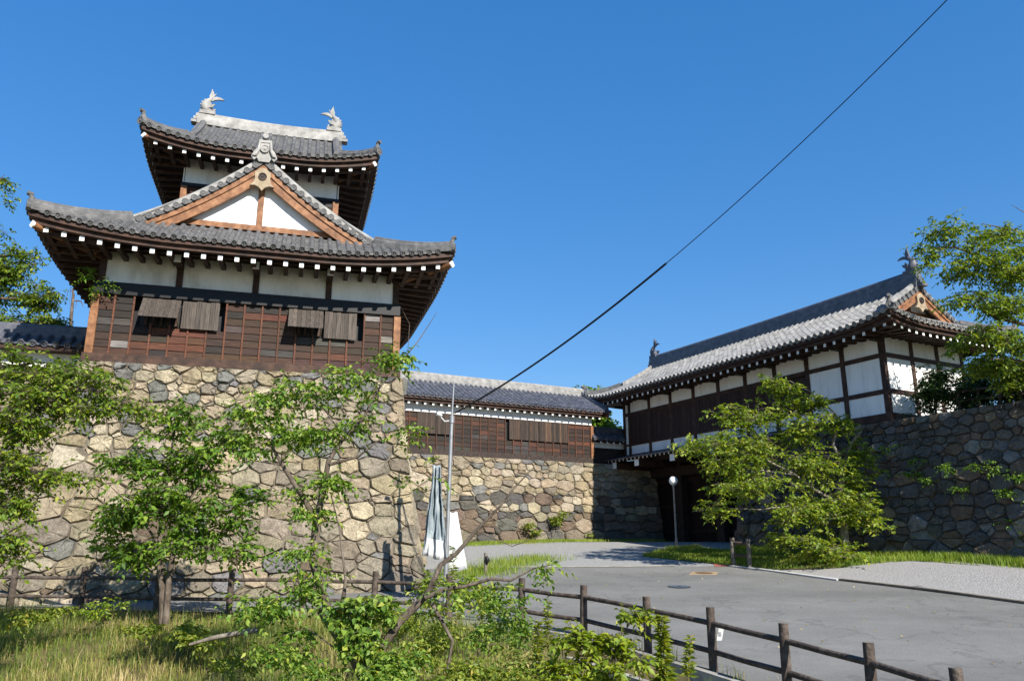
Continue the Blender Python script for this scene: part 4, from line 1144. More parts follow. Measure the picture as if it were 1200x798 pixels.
# ------------------------------------------------------------------ fence, kerbs, posts
FN = thing('wooden_fence', 'long dark post and rail wooden fence bending along the near edge of the road', 'fence', (0, 0, 0))
for i, p in enumerate(FENCE):
    x, y = p[0], p[1]; z = float(plane_z(y)); mb = MB(); ln = R.uniform(-.02, .02)
    mb.tube([(x, y, z - .35), (x + ln * .3, y, z + .45), (x + ln, y + R.uniform(-.01, .01), z + FH + R.uniform(-.01, .02))], [.070, .068, .065], 12, 0, capmi=1)
    mb.build('post', ['fence_wood', 'fence_grey'], FN)
for i in range(len(FENCE) - 1):
    for hh in (.28, .68):
        a, b = FENCE[i], FENCE[i + 1]; mb = MB()
        A_ = np.array([a[0], a[1] - .0, float(plane_z(a[1])) + hh]); B_ = np.array([b[0], b[1], float(plane_z(b[1])) + hh]); mid = (A_ + B_) / 2 + np.array([0, 0, R.uniform(-.012, .012)])
        mb.tube([A_, mid, B_], [.041, .039, .041], 10); mb.build('rail', 'fence_wood', FN)
KB = thing('concrete_kerb', 'stained stepped concrete kerb below the fence where the road drops to the weeds', 'kerb', (0, 0, 0))
kp = [np.array(p) for p in FENCE[8:]]


def offset(pts, o_):
    out = []
    for i, p in enumerate(pts):
        d_ = pts[min(i + 1, len(pts) - 1)] - pts[max(i - 1, 0)]; d_ = d_[:2] / np.linalg.norm(d_[:2]); out.append(np.array([p[0] + d_[1] * o_, p[1] - d_[0] * o_, 0]))
    return out


for nm, o_, w_, zt, zb in (('kerb_top', -.20, .14, .04, -.5), ('ditch_wall', -.62, .12, -.22, -1.0)):
    pp = [(q_[0], q_[1], float(plane_z(q_[1]))) for q_ in offset(kp, -o_ * 1.0)]
    # offset() turns right of the path direction, which is the camera's side
    mb = MB(); mb.sweep(pp, [(-w_ / 2, zb), (w_ / 2, zb), (w_ / 2, zt), (-w_ / 2, zt)]); mb.build(nm, 'concrete', KB)
SF = thing('wooden_barrier', 'short two post wooden barrier standing in the grass at the far side of the road', 'barrier', tuple(gp(869, 664)))
o0 = gp(869, 664)
for px, py in ((860, 663.2), (879, 665.2)):
    p = gp(px, py) - o0; mb = MB(); mb.tube([(p[0], p[1], p[2] - .2), (p[0], p[1], p[2] + .92)], .075, 10, capmi=1); mb.build('post', ['fence_grey', 'fence_grey'], SF)
for hh in (.36, .76):
    p, q_ = gp(860, 663.2) - o0, gp(879, 665.2) - o0; mb = MB(); mb.tube([p + [0, 0, hh], q_ + [0, 0, hh]], .05, 8); mb.build('rail', 'fence_wood', SF)
p = gp(569, 672); mb = MB(); z = p[2]
mb.tube([(p[0], p[1], z - .2), (p[0], p[1], z + .62)], .055, 8); mb.tube([(p[0] + .03, p[1] - .05, z + .28), (p[0] + .07, p[1] - .07, z + .40), (p[0] + .02, p[1] - .06, z + .52)], [.03, .075, .03], 7, 1)
tag(mb.build('marker_post', ['fence_grey', 'black']), 'short weathered wooden stake with a black clasp beside the white board', 'post')
p = np.array(FENCE[14]); mb = MB(); z = float(plane_z(p[1]))
mb.box(p[0] + .07, p[0] + .15, p[1] - .06, p[1] - .045, z + .44, z + .62, skew=lambda q_: (q_[0] + .25 * (q_[2] - z - .5), q_[1], q_[2])); mb.box(p[0] + .09, p[0] + .13, p[1] - .066, p[1] - .061, z + .50, z + .56, 1)
tag(mb.build('marker_plate', ['sheet_white', 'steel']), 'small white plate fixed beside one fence post', 'plate')

# globe lamp
p = gp(793, 641); LP = thing('globe_lamp', 'slender pole lamp with a white globe in front of the gateway', 'street lamp', tuple(p))
mb = MB(); mb.tube([(0, 0, -.2), (0, 0, .35), (0, 0, .36), (0, 0, 2.62)], [.06, .06, .042, .038], 10); mb.build('pole', 'rusty_steel', LP)
mb = MB(); mb.tube([(0, 0, 2.55), (0, 0, 2.64), (0, 0, 2.66)], [.05, .09, .09], 12); mb.build('collar', 'steel', LP)
mb = MB(); n = 12; prof = [(.19 * math.sin(math.pi * i / n), 2.80 - .19 * math.cos(math.pi * i / n)) for i in range(n + 1)]
mb.tube([(0, 0, z) for r_, z in prof], [max(r_, .002) for r_, z in prof], 20); mb.build('globe', 'globe', LP)

# mast with wrapped banners and the cable
PB = at(521, 702, 19.2); PB[2] = float(plane_z(19.2)); PT = at(529.5, 490, 19.2); PR = at(532, 447, 19.2)
MT = thing('mast', 'thin grey steel mast with a white floodlight beside the wrapped banner', 'mast', tuple(PB))
mb = MB(); mb.tube([(0, 0, -.1), PT - PB], [.052, .045], 12); mb.build('pole', 'steel', MT)
mb = MB(); mb.tube([PT - PB, PR - PB], [.026, .018], 8); mb.tube([PT - PB + [0, 0, -.12], PT - PB + [0, 0, .06]], .065, 10); mb.build('rod', 'steel', MT)
mb = MB(); q_ = at(515, 487, 19.1) - PB; r_ = at(527, 493, 19.2) - PB
mb.tube([q_, (q_ + r_) / 2 + [0, 0, -.08], r_], .02, 6); mb.tube([q_ + [-.07, -.03, .05], q_ + [.01, .0, .02], q_ + [.06, .01, -.01]], [.06, .055, .03], 10); mb.build('floodlight', 'sheet_white', MT)


def cloth(name, corners, nu, nv, amp, freq, mats, split=None, th=.004, ph=0.0):
    """corners: TL, TR, BL, BR.  vertical folds, amp metres"""
    TL, TR, BL, BR = [np.array(c) for c in corners]; vs = []; mb = MB()
    for j in range(nv + 1):
        t = j / nv
        for i in range(nu + 1):
            s_ = i / nu; p_ = (TL * (1 - s_) + TR * s_) * (1 - t) + (BL * (1 - s_) + BR * s_) * t
            dy = amp * math.sin(freq * s_ * 6.283 + ph + 1.5 * math.sin(t * 3)) * (1 - .4 * t) + amp * .5 * math.sin(freq * 1.7 * s_ * 6.283 + t * 9) + amp * .35 * math.sin(t * 31 + s_ * 17) * math.sin(s_ * 9 + t * 7)
            vs.append((p_[0] + .25 * dy, p_[1] + dy, p_[2] + (.02 * math.sin(s_ * 9) if j in (0, nv) else 0)))
    for j in range(nv):
        for i in range(nu): mb.add([], [], 0); mb.f.append((j * (nu + 1) + i, (j + 1) * (nu + 1) + i, (j + 1) * (nu + 1) + i + 1, j * (nu + 1) + i + 1)); mb.m.append(1 if split and j / nv >= split else 0); mb.t.append((1, 1, 1)); mb.sm.append(True)
    mb.v = vs; o = mb.build(name, mats); so = o.modifiers.new('solid', 'SOLIDIFY'); so.thickness = th
    return o


tag(cloth('banner', [at(507, 545, 19.05), at(516, 546, 19.05), at(494, 651, 18.9), at(525, 657, 19.0)], 26, 20, .07, 2.6, ['sheet_grey', 'sheet_white'], .76), 'grey plastic wrapped banner with a white hem hanging left of the mast', 'banner')
tag(cloth('sign_board', [at(524, 600, 19.35), at(536, 600, 19.4), at(526, 670, 19.2), at(548, 667, 19.3)], 8, 8, .012, .6, ['sheet_white'], None, .012), 'plain white leaning board on the right of the mast', 'board')
C0 = at(533, 484, 19.2); C1 = at(1180, -72, 9.0); cb = MB(); pts = []
for i in range(41):
    t = i / 40; pts.append(C0 + (C1 - C0) * t + np.array([0, 0, -.62 * 4 * t * (1 - t)]))
k_ = 22
cb.tube(pts[:k_], .021, 8); cb.tube(pts[k_ - 1:], .0085, 6)
tag(cb.build('overhead_cable', 'black'), 'black overhead cable rising from the mast across the blue sky', 'cable')

# ------------------------------------------------------------------ trees
tree('leafy_tree', 'tall broad tree at the left edge, growing level with the turret', 'tree', at(-70, 400, 23),
     [pth(23, (-70, 420, .22), (-60, 360, .18), (-40, 310, .12), (-10, 260, .06))], [pth(23, (-60, 360, .1), (-10, 350, .06), (40, 350, .03)), pth(23, (-40, 310, .08), (0, 300, .05), (40, 300, .02)), pth(23, (-40, 300, .06), (-15, 230, .03), (5, 205, .01)), pth(23, (-60, 385, .09), (0, 378, .05), (60, 378, .02))],
     [(-10, 330, 23, 48, 52, 260), (22, 310, 23, 24, 28, 90), (40, 348, 23, 26, 22, 110), (0, 378, 23, 60, 18, 170), (70, 380, 23.5, 22, 9, 35), (2, 212, 23, 12, 12, 14), (8, 235, 23, 7, 14, 6), (-20, 270, 23, 30, 24, 40), (50, 372, 23, 20, 10, 25)], leaf=.13, m='leaf_bright', tone=(-.15, .85), per=6)
tree('cherry_tree', 'spreading cherry tree whose low branches reach in from the left edge over the fence', 'tree', at(-190, 760, 12.5),
     [pth(12.5, (-190, 775, .17), (-180, 650, .15), (-150, 560, .12), (-100, 500, .09))],
     [pth(12.5, (-120, 520, .08), (-40, 470, .06), (40, 455, .04), (120, 458, .015)), pth(12.5, (-100, 500, .07), (-30, 440, .05), (40, 425, .02)), pth(12.4, (-150, 570, .07), (-60, 545, .05), (30, 550, .025), (80, 560, .01)), pth(12.3, (-160, 600, .06), (-60, 590, .04), (20, 600, .015))],
     [(35, 432, 12.5, 50, 20, 70), (105, 455, 12.8, 50, 22, 80), (50, 470, 12.3, 60, 28, 120), (140, 476, 13, 34, 20, 45), (20, 500, 12.2, 40, 28, 80), (20, 545, 12.3, 45, 28, 85), (75, 558, 12.6, 38, 14, 34), (12, 595, 12.2, 34, 34, 80), (20, 640, 12.2, 24, 22, 36), (-40, 520, 12.3, 50, 90, 150), (85, 428, 12.8, 25, 9, 20)], leaf=.09, m='leaf_bright', per=8, tone=(-.1, .9))
tree('young_tree', 'young dark green tree with two thin stems growing in the grass before the fence', 'tree', at(190, 724, 16.2),
     [pth(16.2, (191, 730, .085), (191, 690, .07), (186, 650, .055), (190, 600, .04), (199, 540, .025), (208, 480, .01)), pth(16.15, (194, 730, .07), (198, 680, .06), (204, 640, .045), (220, 590, .03), (245, 545, .012))],
     [pth(16.2, (188, 640, .03), (160, 600, .02), (130, 570, .008)), pth(16.2, (204, 640, .03), (240, 620, .02), (285, 605, .008)), pth(16.2, (191, 600, .025), (160, 550, .015), (145, 520, .006)), pth(16.2, (186, 660, .025), (160, 650, .015), (125, 640, .006))],
     [(205, 500, 16.2, 42, 26, 50), (165, 545, 16.2, 42, 28, 60), (235, 550, 16.2, 50, 32, 85), (195, 590, 16.2, 55, 26, 95), (250, 605, 16.2, 45, 22, 70), (145, 605, 16.2, 38, 20, 48), (215, 635, 16.2, 48, 18, 62), (160, 648, 16.2, 42, 16, 48), (265, 520, 16.2, 30, 22, 32), (275, 640, 16.2, 22, 12, 16), (120, 640, 16.2, 16, 10, 10), (285, 580, 16.2, 22, 16, 18)], leaf=.12, m='leaf_dark', per=8, droop=.3, tone=(0, 1), wr=.6)
tree('cherry_tree', 'pruned cherry tree with a sawn log, leafy shoots and long dead limbs', 'tree', at(432, 800, 10.8),
     [pth(10.8, (442, 825, .17), (434, 792, .15), (420, 768, .13), (400, 742, .11), (379, 712, .10))],
     [pth(11.2, (385, 715, .06), (367, 660, .055), (370, 607, .05), (350, 575, .036), (331, 545, .028), (312, 512, .015)), pth(11.2, (370, 610, .05), (379, 575, .045), (385, 540, .036), (402, 514, .028), (426, 490, .02), (440, 460, .014), (490, 400, .008), (512, 366, .003)),
      pth(11.2, (384, 545, .026), (420, 535, .018), (445, 515, .010), (475, 495, .004)), pth(11.2, (398, 735, .05), (405, 680, .02), (398, 620, .012), (388, 580, .008)),
      pth(10.7, (432, 785, .08), (452, 752, .062), (468, 728, .055), (485, 712, .05), (502, 694, .045), (516, 662, .034), (535, 648, .03), (562, 617, .023), (585, 594, .018), (603, 571, .013), (626, 547, .004)), pth(10.6, (498, 700, .032), (522, 690, .028), (548, 686, .024), (575, 678, .02), (598, 680, .016), (625, 666, .010), (655, 660, .003)),
      pth(10.6, (505, 705, .03), (530, 750, .022), (522, 800, .018)), pth(11.2, (405, 515, .012), (380, 480, .008), (360, 440, .004)), pth(11.2, (331, 545, .015), (300, 540, .008), (270, 535, .004)), pth(10.6, (430, 740, .018), (400, 765, .012), (360, 735, .007), (330, 745, .003)),
      pth(10.6, (560, 622, .01), (600, 640, .006), (660, 618, .003)), pth(11.2, (478, 410, .005), (480, 380, .003), (470, 360, .001))],
     [(310, 480, 11.3, 42, 24, 34), (355, 462, 11.3, 40, 24, 32), (410, 445, 11.2, 34, 14, 17), (455, 424, 11.2, 24, 12, 22), (340, 510, 11.2, 42, 20, 32), (385, 510, 11.2, 24, 16, 14), (425, 500, 11.2, 30, 16, 12), (475, 505, 11.2, 22, 14, 7), (380, 570, 11.2, 22, 16, 20), (362, 605, 11.2, 18, 16, 14), (290, 520, 11.2, 26, 14, 18), (345, 645, 11.1, 28, 14, 14), (365, 680, 11.0, 34, 18, 22), (325, 705, 10.9, 44, 13, 26), (352, 570, 11.2, 16, 14, 9), (275, 490, 11.3, 20, 16, 12), (420, 465, 11.2, 24, 12, 8), (520, 695, 10.6, 22, 14, 7), (600, 694, 10.6, 30, 12, 8), (640, 664, 10.6, 12, 8, 4), (500, 560, 11.2, 22, 18, 3)], leaf=.085, m='leaf_cherry', per=7, tl=(.18, .42), tone=(.05, 1.0), twig_r=0, dens=2.5)
tree('cherry_tree', 'dense sunlit cherry tree with pale limbs leaning out before the gate and the dark wall', 'tree', at(992, 649, 26.64),
     [pth(26.64, (992, 655, .15), (988, 610, .13), (984, 575, .11), (989, 545, .08))],
     [pth(26.64, (989, 547, .07), (976, 521, .055), (981, 500, .045), (979, 485, .035), (950, 459, .022), (925, 446, .01)), pth(26.64, (989, 547, .06), (998, 518, .04), (1010, 505, .02)), pth(26.20, (984, 590, .07), (958, 576, .05), (930, 555, .04), (900, 540, .03), (880, 530, .02), (845, 535, .01)), pth(26.20, (930, 556, .03), (885, 550, .02), (850, 570, .01)),
      pth(26.20, (986, 605, .05), (930, 592, .035), (890, 597, .02), (830, 594, .008)), pth(26.64, (979, 490, .02), (940, 500, .015), (905, 470, .006))],
     [(908, 450, 26.64, 20, 17, 34), (935, 470, 26.64, 26, 14, 34), (875, 488, 26.42, 42, 18, 75), (940, 500, 26.42, 38, 20, 75), (832, 520, 26.20, 36, 15, 52), (890, 525, 26.09, 48, 20, 100), (955, 545, 26.20, 42, 28, 110), (842, 550, 25.97, 32, 13, 46), (880, 570, 25.86, 52, 20, 110), (842, 592, 25.75, 34, 9, 26), (938, 600, 25.86, 46, 24, 125), (985, 600, 26.20, 38, 30, 115), (960, 640, 25.86, 46, 15, 80), (1005, 560, 26.64, 22, 24, 60), (1004, 528, 26.64, 16, 14, 30), (985, 500, 26.64, 20, 14, 40), (960, 475, 26.64, 16, 10, 24), (1015, 600, 26.42, 14, 20, 30), (915, 632, 25.75, 22, 9, 26), (803, 528, 25.97, 14, 6, 6), (925, 455, 26.64, 14, 12, 14)], leaf=.14, m='leaf_bright', bark='bark_pale', per=8, droop=.12, tl=(.25, .55), dens=1.9, twig_r=.003, wr=.62)
FB = at(1300, 480, 23.5); FB[2] = 5.4
tree('leafy_tree', 'large yellow green tree hanging in from the upper right corner over the gate', 'tree', FB,
     [[(FB - [0, 0, .3], .28), (at(1290, 420, 23.3), .22), (at(1270, 360, 23), .16), (at(1240, 300, 23), .08)]],
     [pth(22.8, (1275, 370, .12), (1210, 335, .09), (1160, 305, .06), (1120, 290, .035), (1085, 292, .012)), pth(22.6, (1285, 410, .11), (1220, 385, .07), (1165, 372, .04), (1120, 345, .015)), pth(22.8, (1240, 310, .06), (1190, 270, .03), (1150, 262, .012)), pth(22.5, (1285, 430, .08), (1220, 425, .05), (1160, 420, .02)), pth(23, (1240, 310, .04), (1210, 255, .02), (1185, 240, .006))],
     [(1115, 272, 22.8, 38, 20, 50), (1150, 300, 22.6, 40, 24, 75), (1190, 318, 22.5, 42, 26, 90), (1180, 360, 22.4, 42, 24, 85), (1125, 318, 22.6, 28, 16, 28), (1140, 350, 22.5, 28, 14, 30), (1195, 405, 22.3, 45, 28, 110), (1092, 292, 22.8, 18, 14, 18), (1175, 275, 22.8, 30, 14, 28), (1150, 392, 22.4, 22, 12, 24), (1250, 340, 22.8, 50, 60, 170), (1250, 430, 22.8, 60, 40, 160), (1085, 312, 22.8, 10, 10, 6), (1205, 290, 22.8, 30, 18, 40), (1320, 360, 23, 60, 70, 160), (1155, 425, 23.6, 34, 16, 60), (1190, 440, 23.4, 36, 24, 90), (1130, 405, 23.2, 18, 12, 22)], leaf=.125, m='leaf_bright', per=7, tone=(-.1, .9), dens=2.6)
for (lab, px, py, Y, rx, ry, n) in (('dark evergreen bush on top of the right stone wall against the gable end', 1096, 458, 26.5, 26, 32, 210), ('broad dark bush on top of the right stone wall, under the hanging tree', 1142, 456, 25.8, 32, 32, 280), ('dark hedge bush on the right stone wall at the picture edge', 1196, 452, 24.9, 34, 30, 240)):
    b_ = at(px, 490, Y); b_[2] = 5.35
    tree('bush', lab, 'bush', b_, [[(b_, .05), (at(px, py + 5, Y), .03), (at(px + 3, py - 15, Y), .01)]], [], [(px, py, Y, rx, ry, n), (px + 8, py - ry * .6, Y, rx * .6, ry * .6, n // 3), (px - 10, py + 8, Y, rx * .8, ry * .7, n // 3)], leaf=.10, m='leaf_deep', twig_r=0, per=8, tl=(.2, .45))
RL = thing('wooden_railing', 'weathered wooden railing among the bushes on top of the right wall', 'railing', tuple(at(1150, 470, 25.1)))
o0 = at(1150, 470, 25.1); a_ = at(1120, 470, 25.7) - o0; b_ = at(1200, 462, 24.2) - o0
for hh in (.0, .32): mb = MB(); mb.tube([a_ + [0, 0, hh], b_ + [0, 0, hh]], .045, 8); mb.build('rail', 'fence_wood', RL)
for t in (.05, .35, .65, .95): q_ = a_ + (b_ - a_) * t; mb = MB(); mb.tube([q_ + [0, 0, -.6], q_ + [0, 0, .42]], .055, 8); mb.build('post', 'fence_wood', RL)
tree('bush', 'yellow green treetop showing above the roof of the low wing', 'tree', at(686, 520, 52), [[(at(686, 520, 52), .2), (at(686, 465, 52), .1)]], [], [(688, 459, 52, 15, 6, 60), (676, 460, 52, 10, 5, 30), (700, 460, 52, 10, 5, 25)], leaf=.26, m='leaf_bright', twig_r=0, tl=(.4, .8))
tree('bush', 'dark shrub in the gap between the low wing and the gate', 'bush', at(700, 520, 46), [[(at(700, 520, 46), .12), (at(700, 490, 46), .06)]], [], [(698, 492, 46, 16, 11, 80), (708, 498, 46, 14, 9, 60), (690, 486, 46, 10, 6, 30)], leaf=.22, m='leaf_dark', twig_r=0, tl=(.3, .7))
tree('thin_tree', 'thin bare tree with drooping twigs behind the plaster wall left of the turret', 'tree', at(83, 405, 27), [[(at(83, 412, 27), .07), (at(83, 375, 27), .06), (at(86, 345, 27), .045), (at(85, 338, 27), .02)]],
     [pth(27, (84, 352, .03), (95, 353, .02), (98, 360, .006)), pth(27, (86, 342, .02), (80, 340, .012), (77, 356, .004)), pth(27, (86, 340, .012), (83, 336, .008), (81, 362, .003)), pth(27, (90, 352, .012), (88, 362, .003))], [(78, 392, 27, 18, 6, 30)], leaf=.12, m='leaf_bright', twig_r=0)


def plant(name, label, cat, blobs, base, leaf, m='weed', group=None, per=7, tl=(.12, .3), droop=.3, wr=.5):
    return tree(name, label, cat, base, [], [], blobs, leaf=leaf, m=m, twig_r=0, per=per, tl=tl, droop=droop, group=group, wr=wr, dens=2.6 if name == 'weed_patch' else 1.75)


# ivy and wall plants
for i, (px, py, rx, ry, n) in enumerate([(1062, 556, 12, 5, 12), (1085, 560, 10, 6, 12), (1108, 550, 12, 6, 14), (1128, 572, 9, 8, 12), (1075, 540, 12, 4, 8), (1165, 545, 8, 8, 10), (1176, 580, 9, 14, 20), (1140, 548, 8, 5, 8), (1195, 560, 12, 30, 26), (1040, 525, 12, 6, 8), (1030, 585, 10, 10, 12), (1190, 620, 12, 22, 18)]):
    r_ = ray(px, py); n_ = np.array([RW[0], RW[1], 0]); o_ = np.array([0, 0, EYE]); pl = np.array(GO) - RW * .62; t = np.dot(pl - o_, n_) / np.dot(r_, n_); Y = r_[1] * t
    plant('wall_plant', 'small fern clump rooted in the dark stone wall right of the gate', 'plant', [(px, py, Y, rx, ry, n)], at(px, py + ry, Y + .2), .09, 'leaf_dark', 'ferns on the dark wall', droop=.5)
for (lab, px, py, rx, ry, n) in (('leafy green plant growing from the foot of the wing stone base', 655, 609, 10, 12, 30), ('dry yellow green weed clump at the foot of the wing stone base', 690, 633, 22, 9, 40), ('pale fern clump on the lower boulders behind the white board', 620, 622, 9, 9, 16)):
    r_ = ray(px, py); n_ = np.array([DW[0], DW[1], 0]); o_ = np.array([0, 0, EYE]); pl = np.array(A_W) - DW * .85; t = np.dot(pl - o_, n_) / np.dot(r_, n_); Y = r_[1] * t
    plant('wall_plant', lab, 'plant', [(px, py, Y, rx, ry, n)], at(px, py + ry, Y + .15), .15, 'weed')
Y = 19.55
plant('ivy', 'trailing ivy at the upper left corner of the turret wall', 'ivy', [(104, 318, Y, 6, 13, 16), (111, 342, Y, 5, 5, 6), (125, 332, Y, 8, 3, 4)], at(105, 330, Y + .2), .09, 'leaf_dark')
for (lab, px, py) in (('small weed on the top course of stones, left of the turret front', 300, 432), ('small weed growing from the turret sill above the stones', 292, 430)):
    pass

# foreground plants
def weed(label, px, py0, pyt, Y, leaf, n, m='weed', lean=0.0, r=.16, name='weed', taper=.4, wr=.3):
    b = at(px, py0, Y); t_ = at(px + lean, pyt, Y); v = t_ - b; H_ = np.linalg.norm(v)
    th_ = thing(name, label, 'weed', tuple(b), 0, 'tall weeds along the kerb')
    mb = MB(); mb.tube([(0, 0, -.1), v * .5, v], [.008, .006, .003], 5); mb.build('stem', 'weed_stem', th_)
    k_ = NR.uniform(.12, 1.0, n); ph = NR.uniform(0, 6.283, n)
    P = v[None, :] * k_[:, None]; Dv = np.stack([np.cos(ph), np.sin(ph), NR.uniform(-.1, .7, n)], 1)
    L = leaf * (1 - taper * k_) * NR.uniform(.7, 1.2, n)
    leaves_np('foliage', P, Dv, L, L * wr, m, np.clip(NR.beta(2, 2, n), 0, 1), th_)


mat('weed_stem', [(.10, .10, .03), (.16, .14, .05)], scale=8)
weed('tall yellowing weed standing right of the leafy bright shrub by the kerb', 780, 815, 722, 10.2, .19, 320, lean=-5, wr=.34)
weed('short pair of pale weed shoots between the yellow weed and the fence post', 806, 800, 745, 10.3, .13, 110, lean=3, wr=.36)
weed('slim upright weed before the second rail, furthest from the picture edge', 643, 770, 702, 11.2, .13, 150, lean=-1)
weed('short weed with a bushy tip left of the bright shrub', 629, 790, 728, 10.8, .15, 170, lean=2)
weed('thin weed shoot rising above the bright shrub to the rail', 728, 760, 705, 10.5, .07, 60, lean=1)
weed('spiky weed standing in front of the wrapped banner', 536, 740, 640, 12.5, .13, 170, lean=-6)
weed('leafy weed stem right of the sawn log', 560, 760, 690, 11.5, .09, 80, lean=6)
tree('shrub', 'bright green arching shrub growing up to the fence rail in the foreground', 'shrub', at(700, 810, 10.0), [], [pth(10.0, (700, 815, .012), (690, 770, .01), (670, 735, .005)), pth(10.0, (702, 815, .012), (725, 750, .01), (748, 715, .004)), pth(10.0, (700, 812, .012), (660, 770, .008), (655, 740, .004)), pth(9.8, (705, 812, .012), (725, 785, .008), (750, 765, .004))],
     [(688, 750, 10, 16, 16, 12), (720, 752, 10, 14, 14, 10), (742, 722, 10, 9, 9, 8), (665, 745, 10, 11, 12, 9), (700, 780, 9.9, 26, 12, 16), (735, 768, 9.9, 14, 8, 8), (655, 780, 10, 16, 12, 10), (700, 800, 9.8, 26, 8, 16)], leaf=.10, m='leaf_bright', per=7, tl=(.1, .26), droop=.15, tone=(.25, 1), dens=3.0)
tree('vine', 'heart leaved vine climbing over the stump of the pruned cherry', 'vine', at(440, 780, 10.4), [], [], [(432, 735, 10.4, 26, 26, 40), (420, 700, 10.5, 28, 16, 26), (455, 705, 10.5, 18, 16, 20), (425, 765, 10.35, 34, 14, 34), (398, 722, 10.55, 20, 16, 24), (412, 748, 10.4, 20, 14, 22), (450, 785, 10.2, 26, 12, 22)], leaf=.085, m='leaf_cherry', per=5, tl=(.08, .2), droop=.5, wr=.85, twig_r=.002)
for (lab, bl, lf, m_) in (('low broad leaved plant in the grass beside the young tree', [(215, 738, 14.6, 34, 9, 26), (175, 735, 14.6, 22, 7, 14), (240, 752, 14.2, 34, 9, 22)], .10, 'weed'), ('feathery weed patch right of the stump', [(520, 745, 11.2, 24, 22, 26), (495, 770, 10.8, 26, 18, 22)], .07, 'weed'), ('fine leaved weed patch under the dead limb by the kerb', [(585, 720, 11.6, 22, 26, 40), (608, 735, 11.4, 14, 22, 24), (570, 750, 11.2, 22, 20, 26)], .07, 'leaf_cherry'),
                          ('leafy undergrowth in the shade left of the stump', [(330, 770, 10.6, 34, 18, 34), (370, 785, 10.3, 26, 14, 24)], .075, 'leaf_cherry'),
                          ('grassy weed clump at the foot of the first bend of the fence', [(470, 725, 13.0, 30, 16, 34), (500, 715, 13.2, 18, 16, 18)], .08, 'weed'),
                          ('bushy green weeds before the wrapped banner', [(505, 690, 14.5, 20, 14, 24), (545, 690, 14.2, 22, 18, 30), (570, 700, 13.6, 18, 16, 24)], .08, 'leaf_bright'),
                          ('tangled weed clump right of the vine covered stump', [(470, 770, 10.2, 26, 22, 34), (455, 795, 9.9, 30, 12, 24)], .075, 'leaf_cherry'),
                          ('dense weeds filling the ditch before the ditch wall', [(550, 785, 10.2, 34, 20, 50), (600, 800, 9.8, 40, 12, 36), (520, 800, 9.9, 26, 12, 24)], .075, 'weed'),
                          ('scrubby green clump in the dry grass near the lower left corner', [(30, 725, 14.8, 30, 10, 26), (70, 715, 15.4, 24, 7, 18)], .08, 'weed'),
                          ('small green clump in the dry grass left of the young tree', [(125, 712, 16.0, 22, 6, 18)], .08, 'leaf_bright'),
                          ('yellowing low clump in the grass below the fallen branch', [(270, 775, 12.3, 30, 8, 22), (310, 768, 12.0, 20, 8, 14)], .08, 'weed'),
                          ('dark leafy sprouts around the cut log', [(300, 715, 11.5, 34, 10, 20), (345, 740, 11, 24, 10, 12)], .085, 'leaf_dark'), ('dry brown weed patch by the ditch wall', [(600, 775, 10.4, 30, 16, 30), (640, 790, 10.2, 24, 12, 20)], .07, 'grass')):
    b = at(bl[0][0], bl[0][1] + bl[0][4], bl[0][2]); plant('weed_patch', lab, 'weeds', bl, b, lf, m_)
mb = MB(); lg = [at(222, 755, 12.4), at(250, 747, 12.4), at(300, 738, 12.0)]
mb.tube([lg[0], lg[1], lg[2]], [.02, .035, .04], 8); tag(mb.build('fallen_branch', 'bark_pale'), 'grey fallen branch lying in the grass left of the stump', 'branch')


# ------------------------------------------------------------------ grass
def grass(name, label, X, Y, h, wid, m, tone, lean=.35, zoff=0.0, Z=None):
    n = len(X); Z = ground_z(X, Y) + zoff if Z is None else Z
    ph = NR.uniform(0, 6.283, n); d_ = np.stack([np.cos(ph), np.sin(ph), np.zeros(n)], 1); s_ = np.stack([-np.sin(ph), np.cos(ph), np.zeros(n)], 1)
    h = h[:, None]; le = (np.abs(NR.normal(0, lean, n)))[:, None] * h; w_ = wid[:, None]
    P = np.stack([X, Y, Z - .02], 1); V = np.empty((n, 5, 3))
    V[:, 0] = P - s_ * w_; V[:, 1] = P + s_ * w_; M_ = P + d_ * le * .35 + np.array([0, 0, 1]) * h * .6
    V[:, 2] = M_ + s_ * w_ * .7; V[:, 3] = M_ - s_ * w_ * .7; V[:, 4] = P + d_ * le + np.array([0, 0, 1]) * h * .95
    b = np.arange(n)[:, None] * 5
    F = np.concatenate([b + np.array([0, 1, 2]), b + np.array([0, 2, 3]), b + np.array([3, 2, 4])], 1).reshape(-1, 3)
    o = np_mesh(name, V.reshape(-1, 3), F, 3, m, np.repeat(np.clip(tone, 0, 1), 3)); o['kind'] = 'stuff'
    if label: o['label'] = label
    return o


n = 175000
X = NR.uniform(-16, 5.5, n); Yv = NR.uniform(6.2, 18.2, n)
s_ = fence_side(X, Yv); vis = (s_ > .12) & (np.abs(X) < .85 * Yv + 1.5)
vis &= (NR.uniform(0, 1, n) < np.where(X > .2, .55, 1.0))
vis &= ~((X > .2) & (s_ < .75) & (NR.uniform(0, 1, n) < .85))
X, Yv = X[vis], Yv[vis]; n = len(X)
pn = noise2(X * 1.1, Yv * 1.1); pn2 = noise2(X * .5 + 3, Yv * .5)
h = NR.uniform(.07, .28, n) * (1 + .35 * pn2) + (NR.uniform(0, 1, n) < .06) * NR.uniform(.1, .3, n)
tone = .43 + .28 * pn + .16 * noise2(X * 3.1 + 5, Yv * 2.7) + NR.normal(0, .22, n); keep = NR.uniform(0, 1, n) < np.clip(.82 + .5 * noise2(X * 2.3, Yv * 1.9 + 4), .12, 1)
X, Yv, h, tone = X[keep], Yv[keep], (h * (1 + .4 * noise2(X * 2.7 + 1, Yv * 2.3)))[keep], tone[keep]; n = len(X)
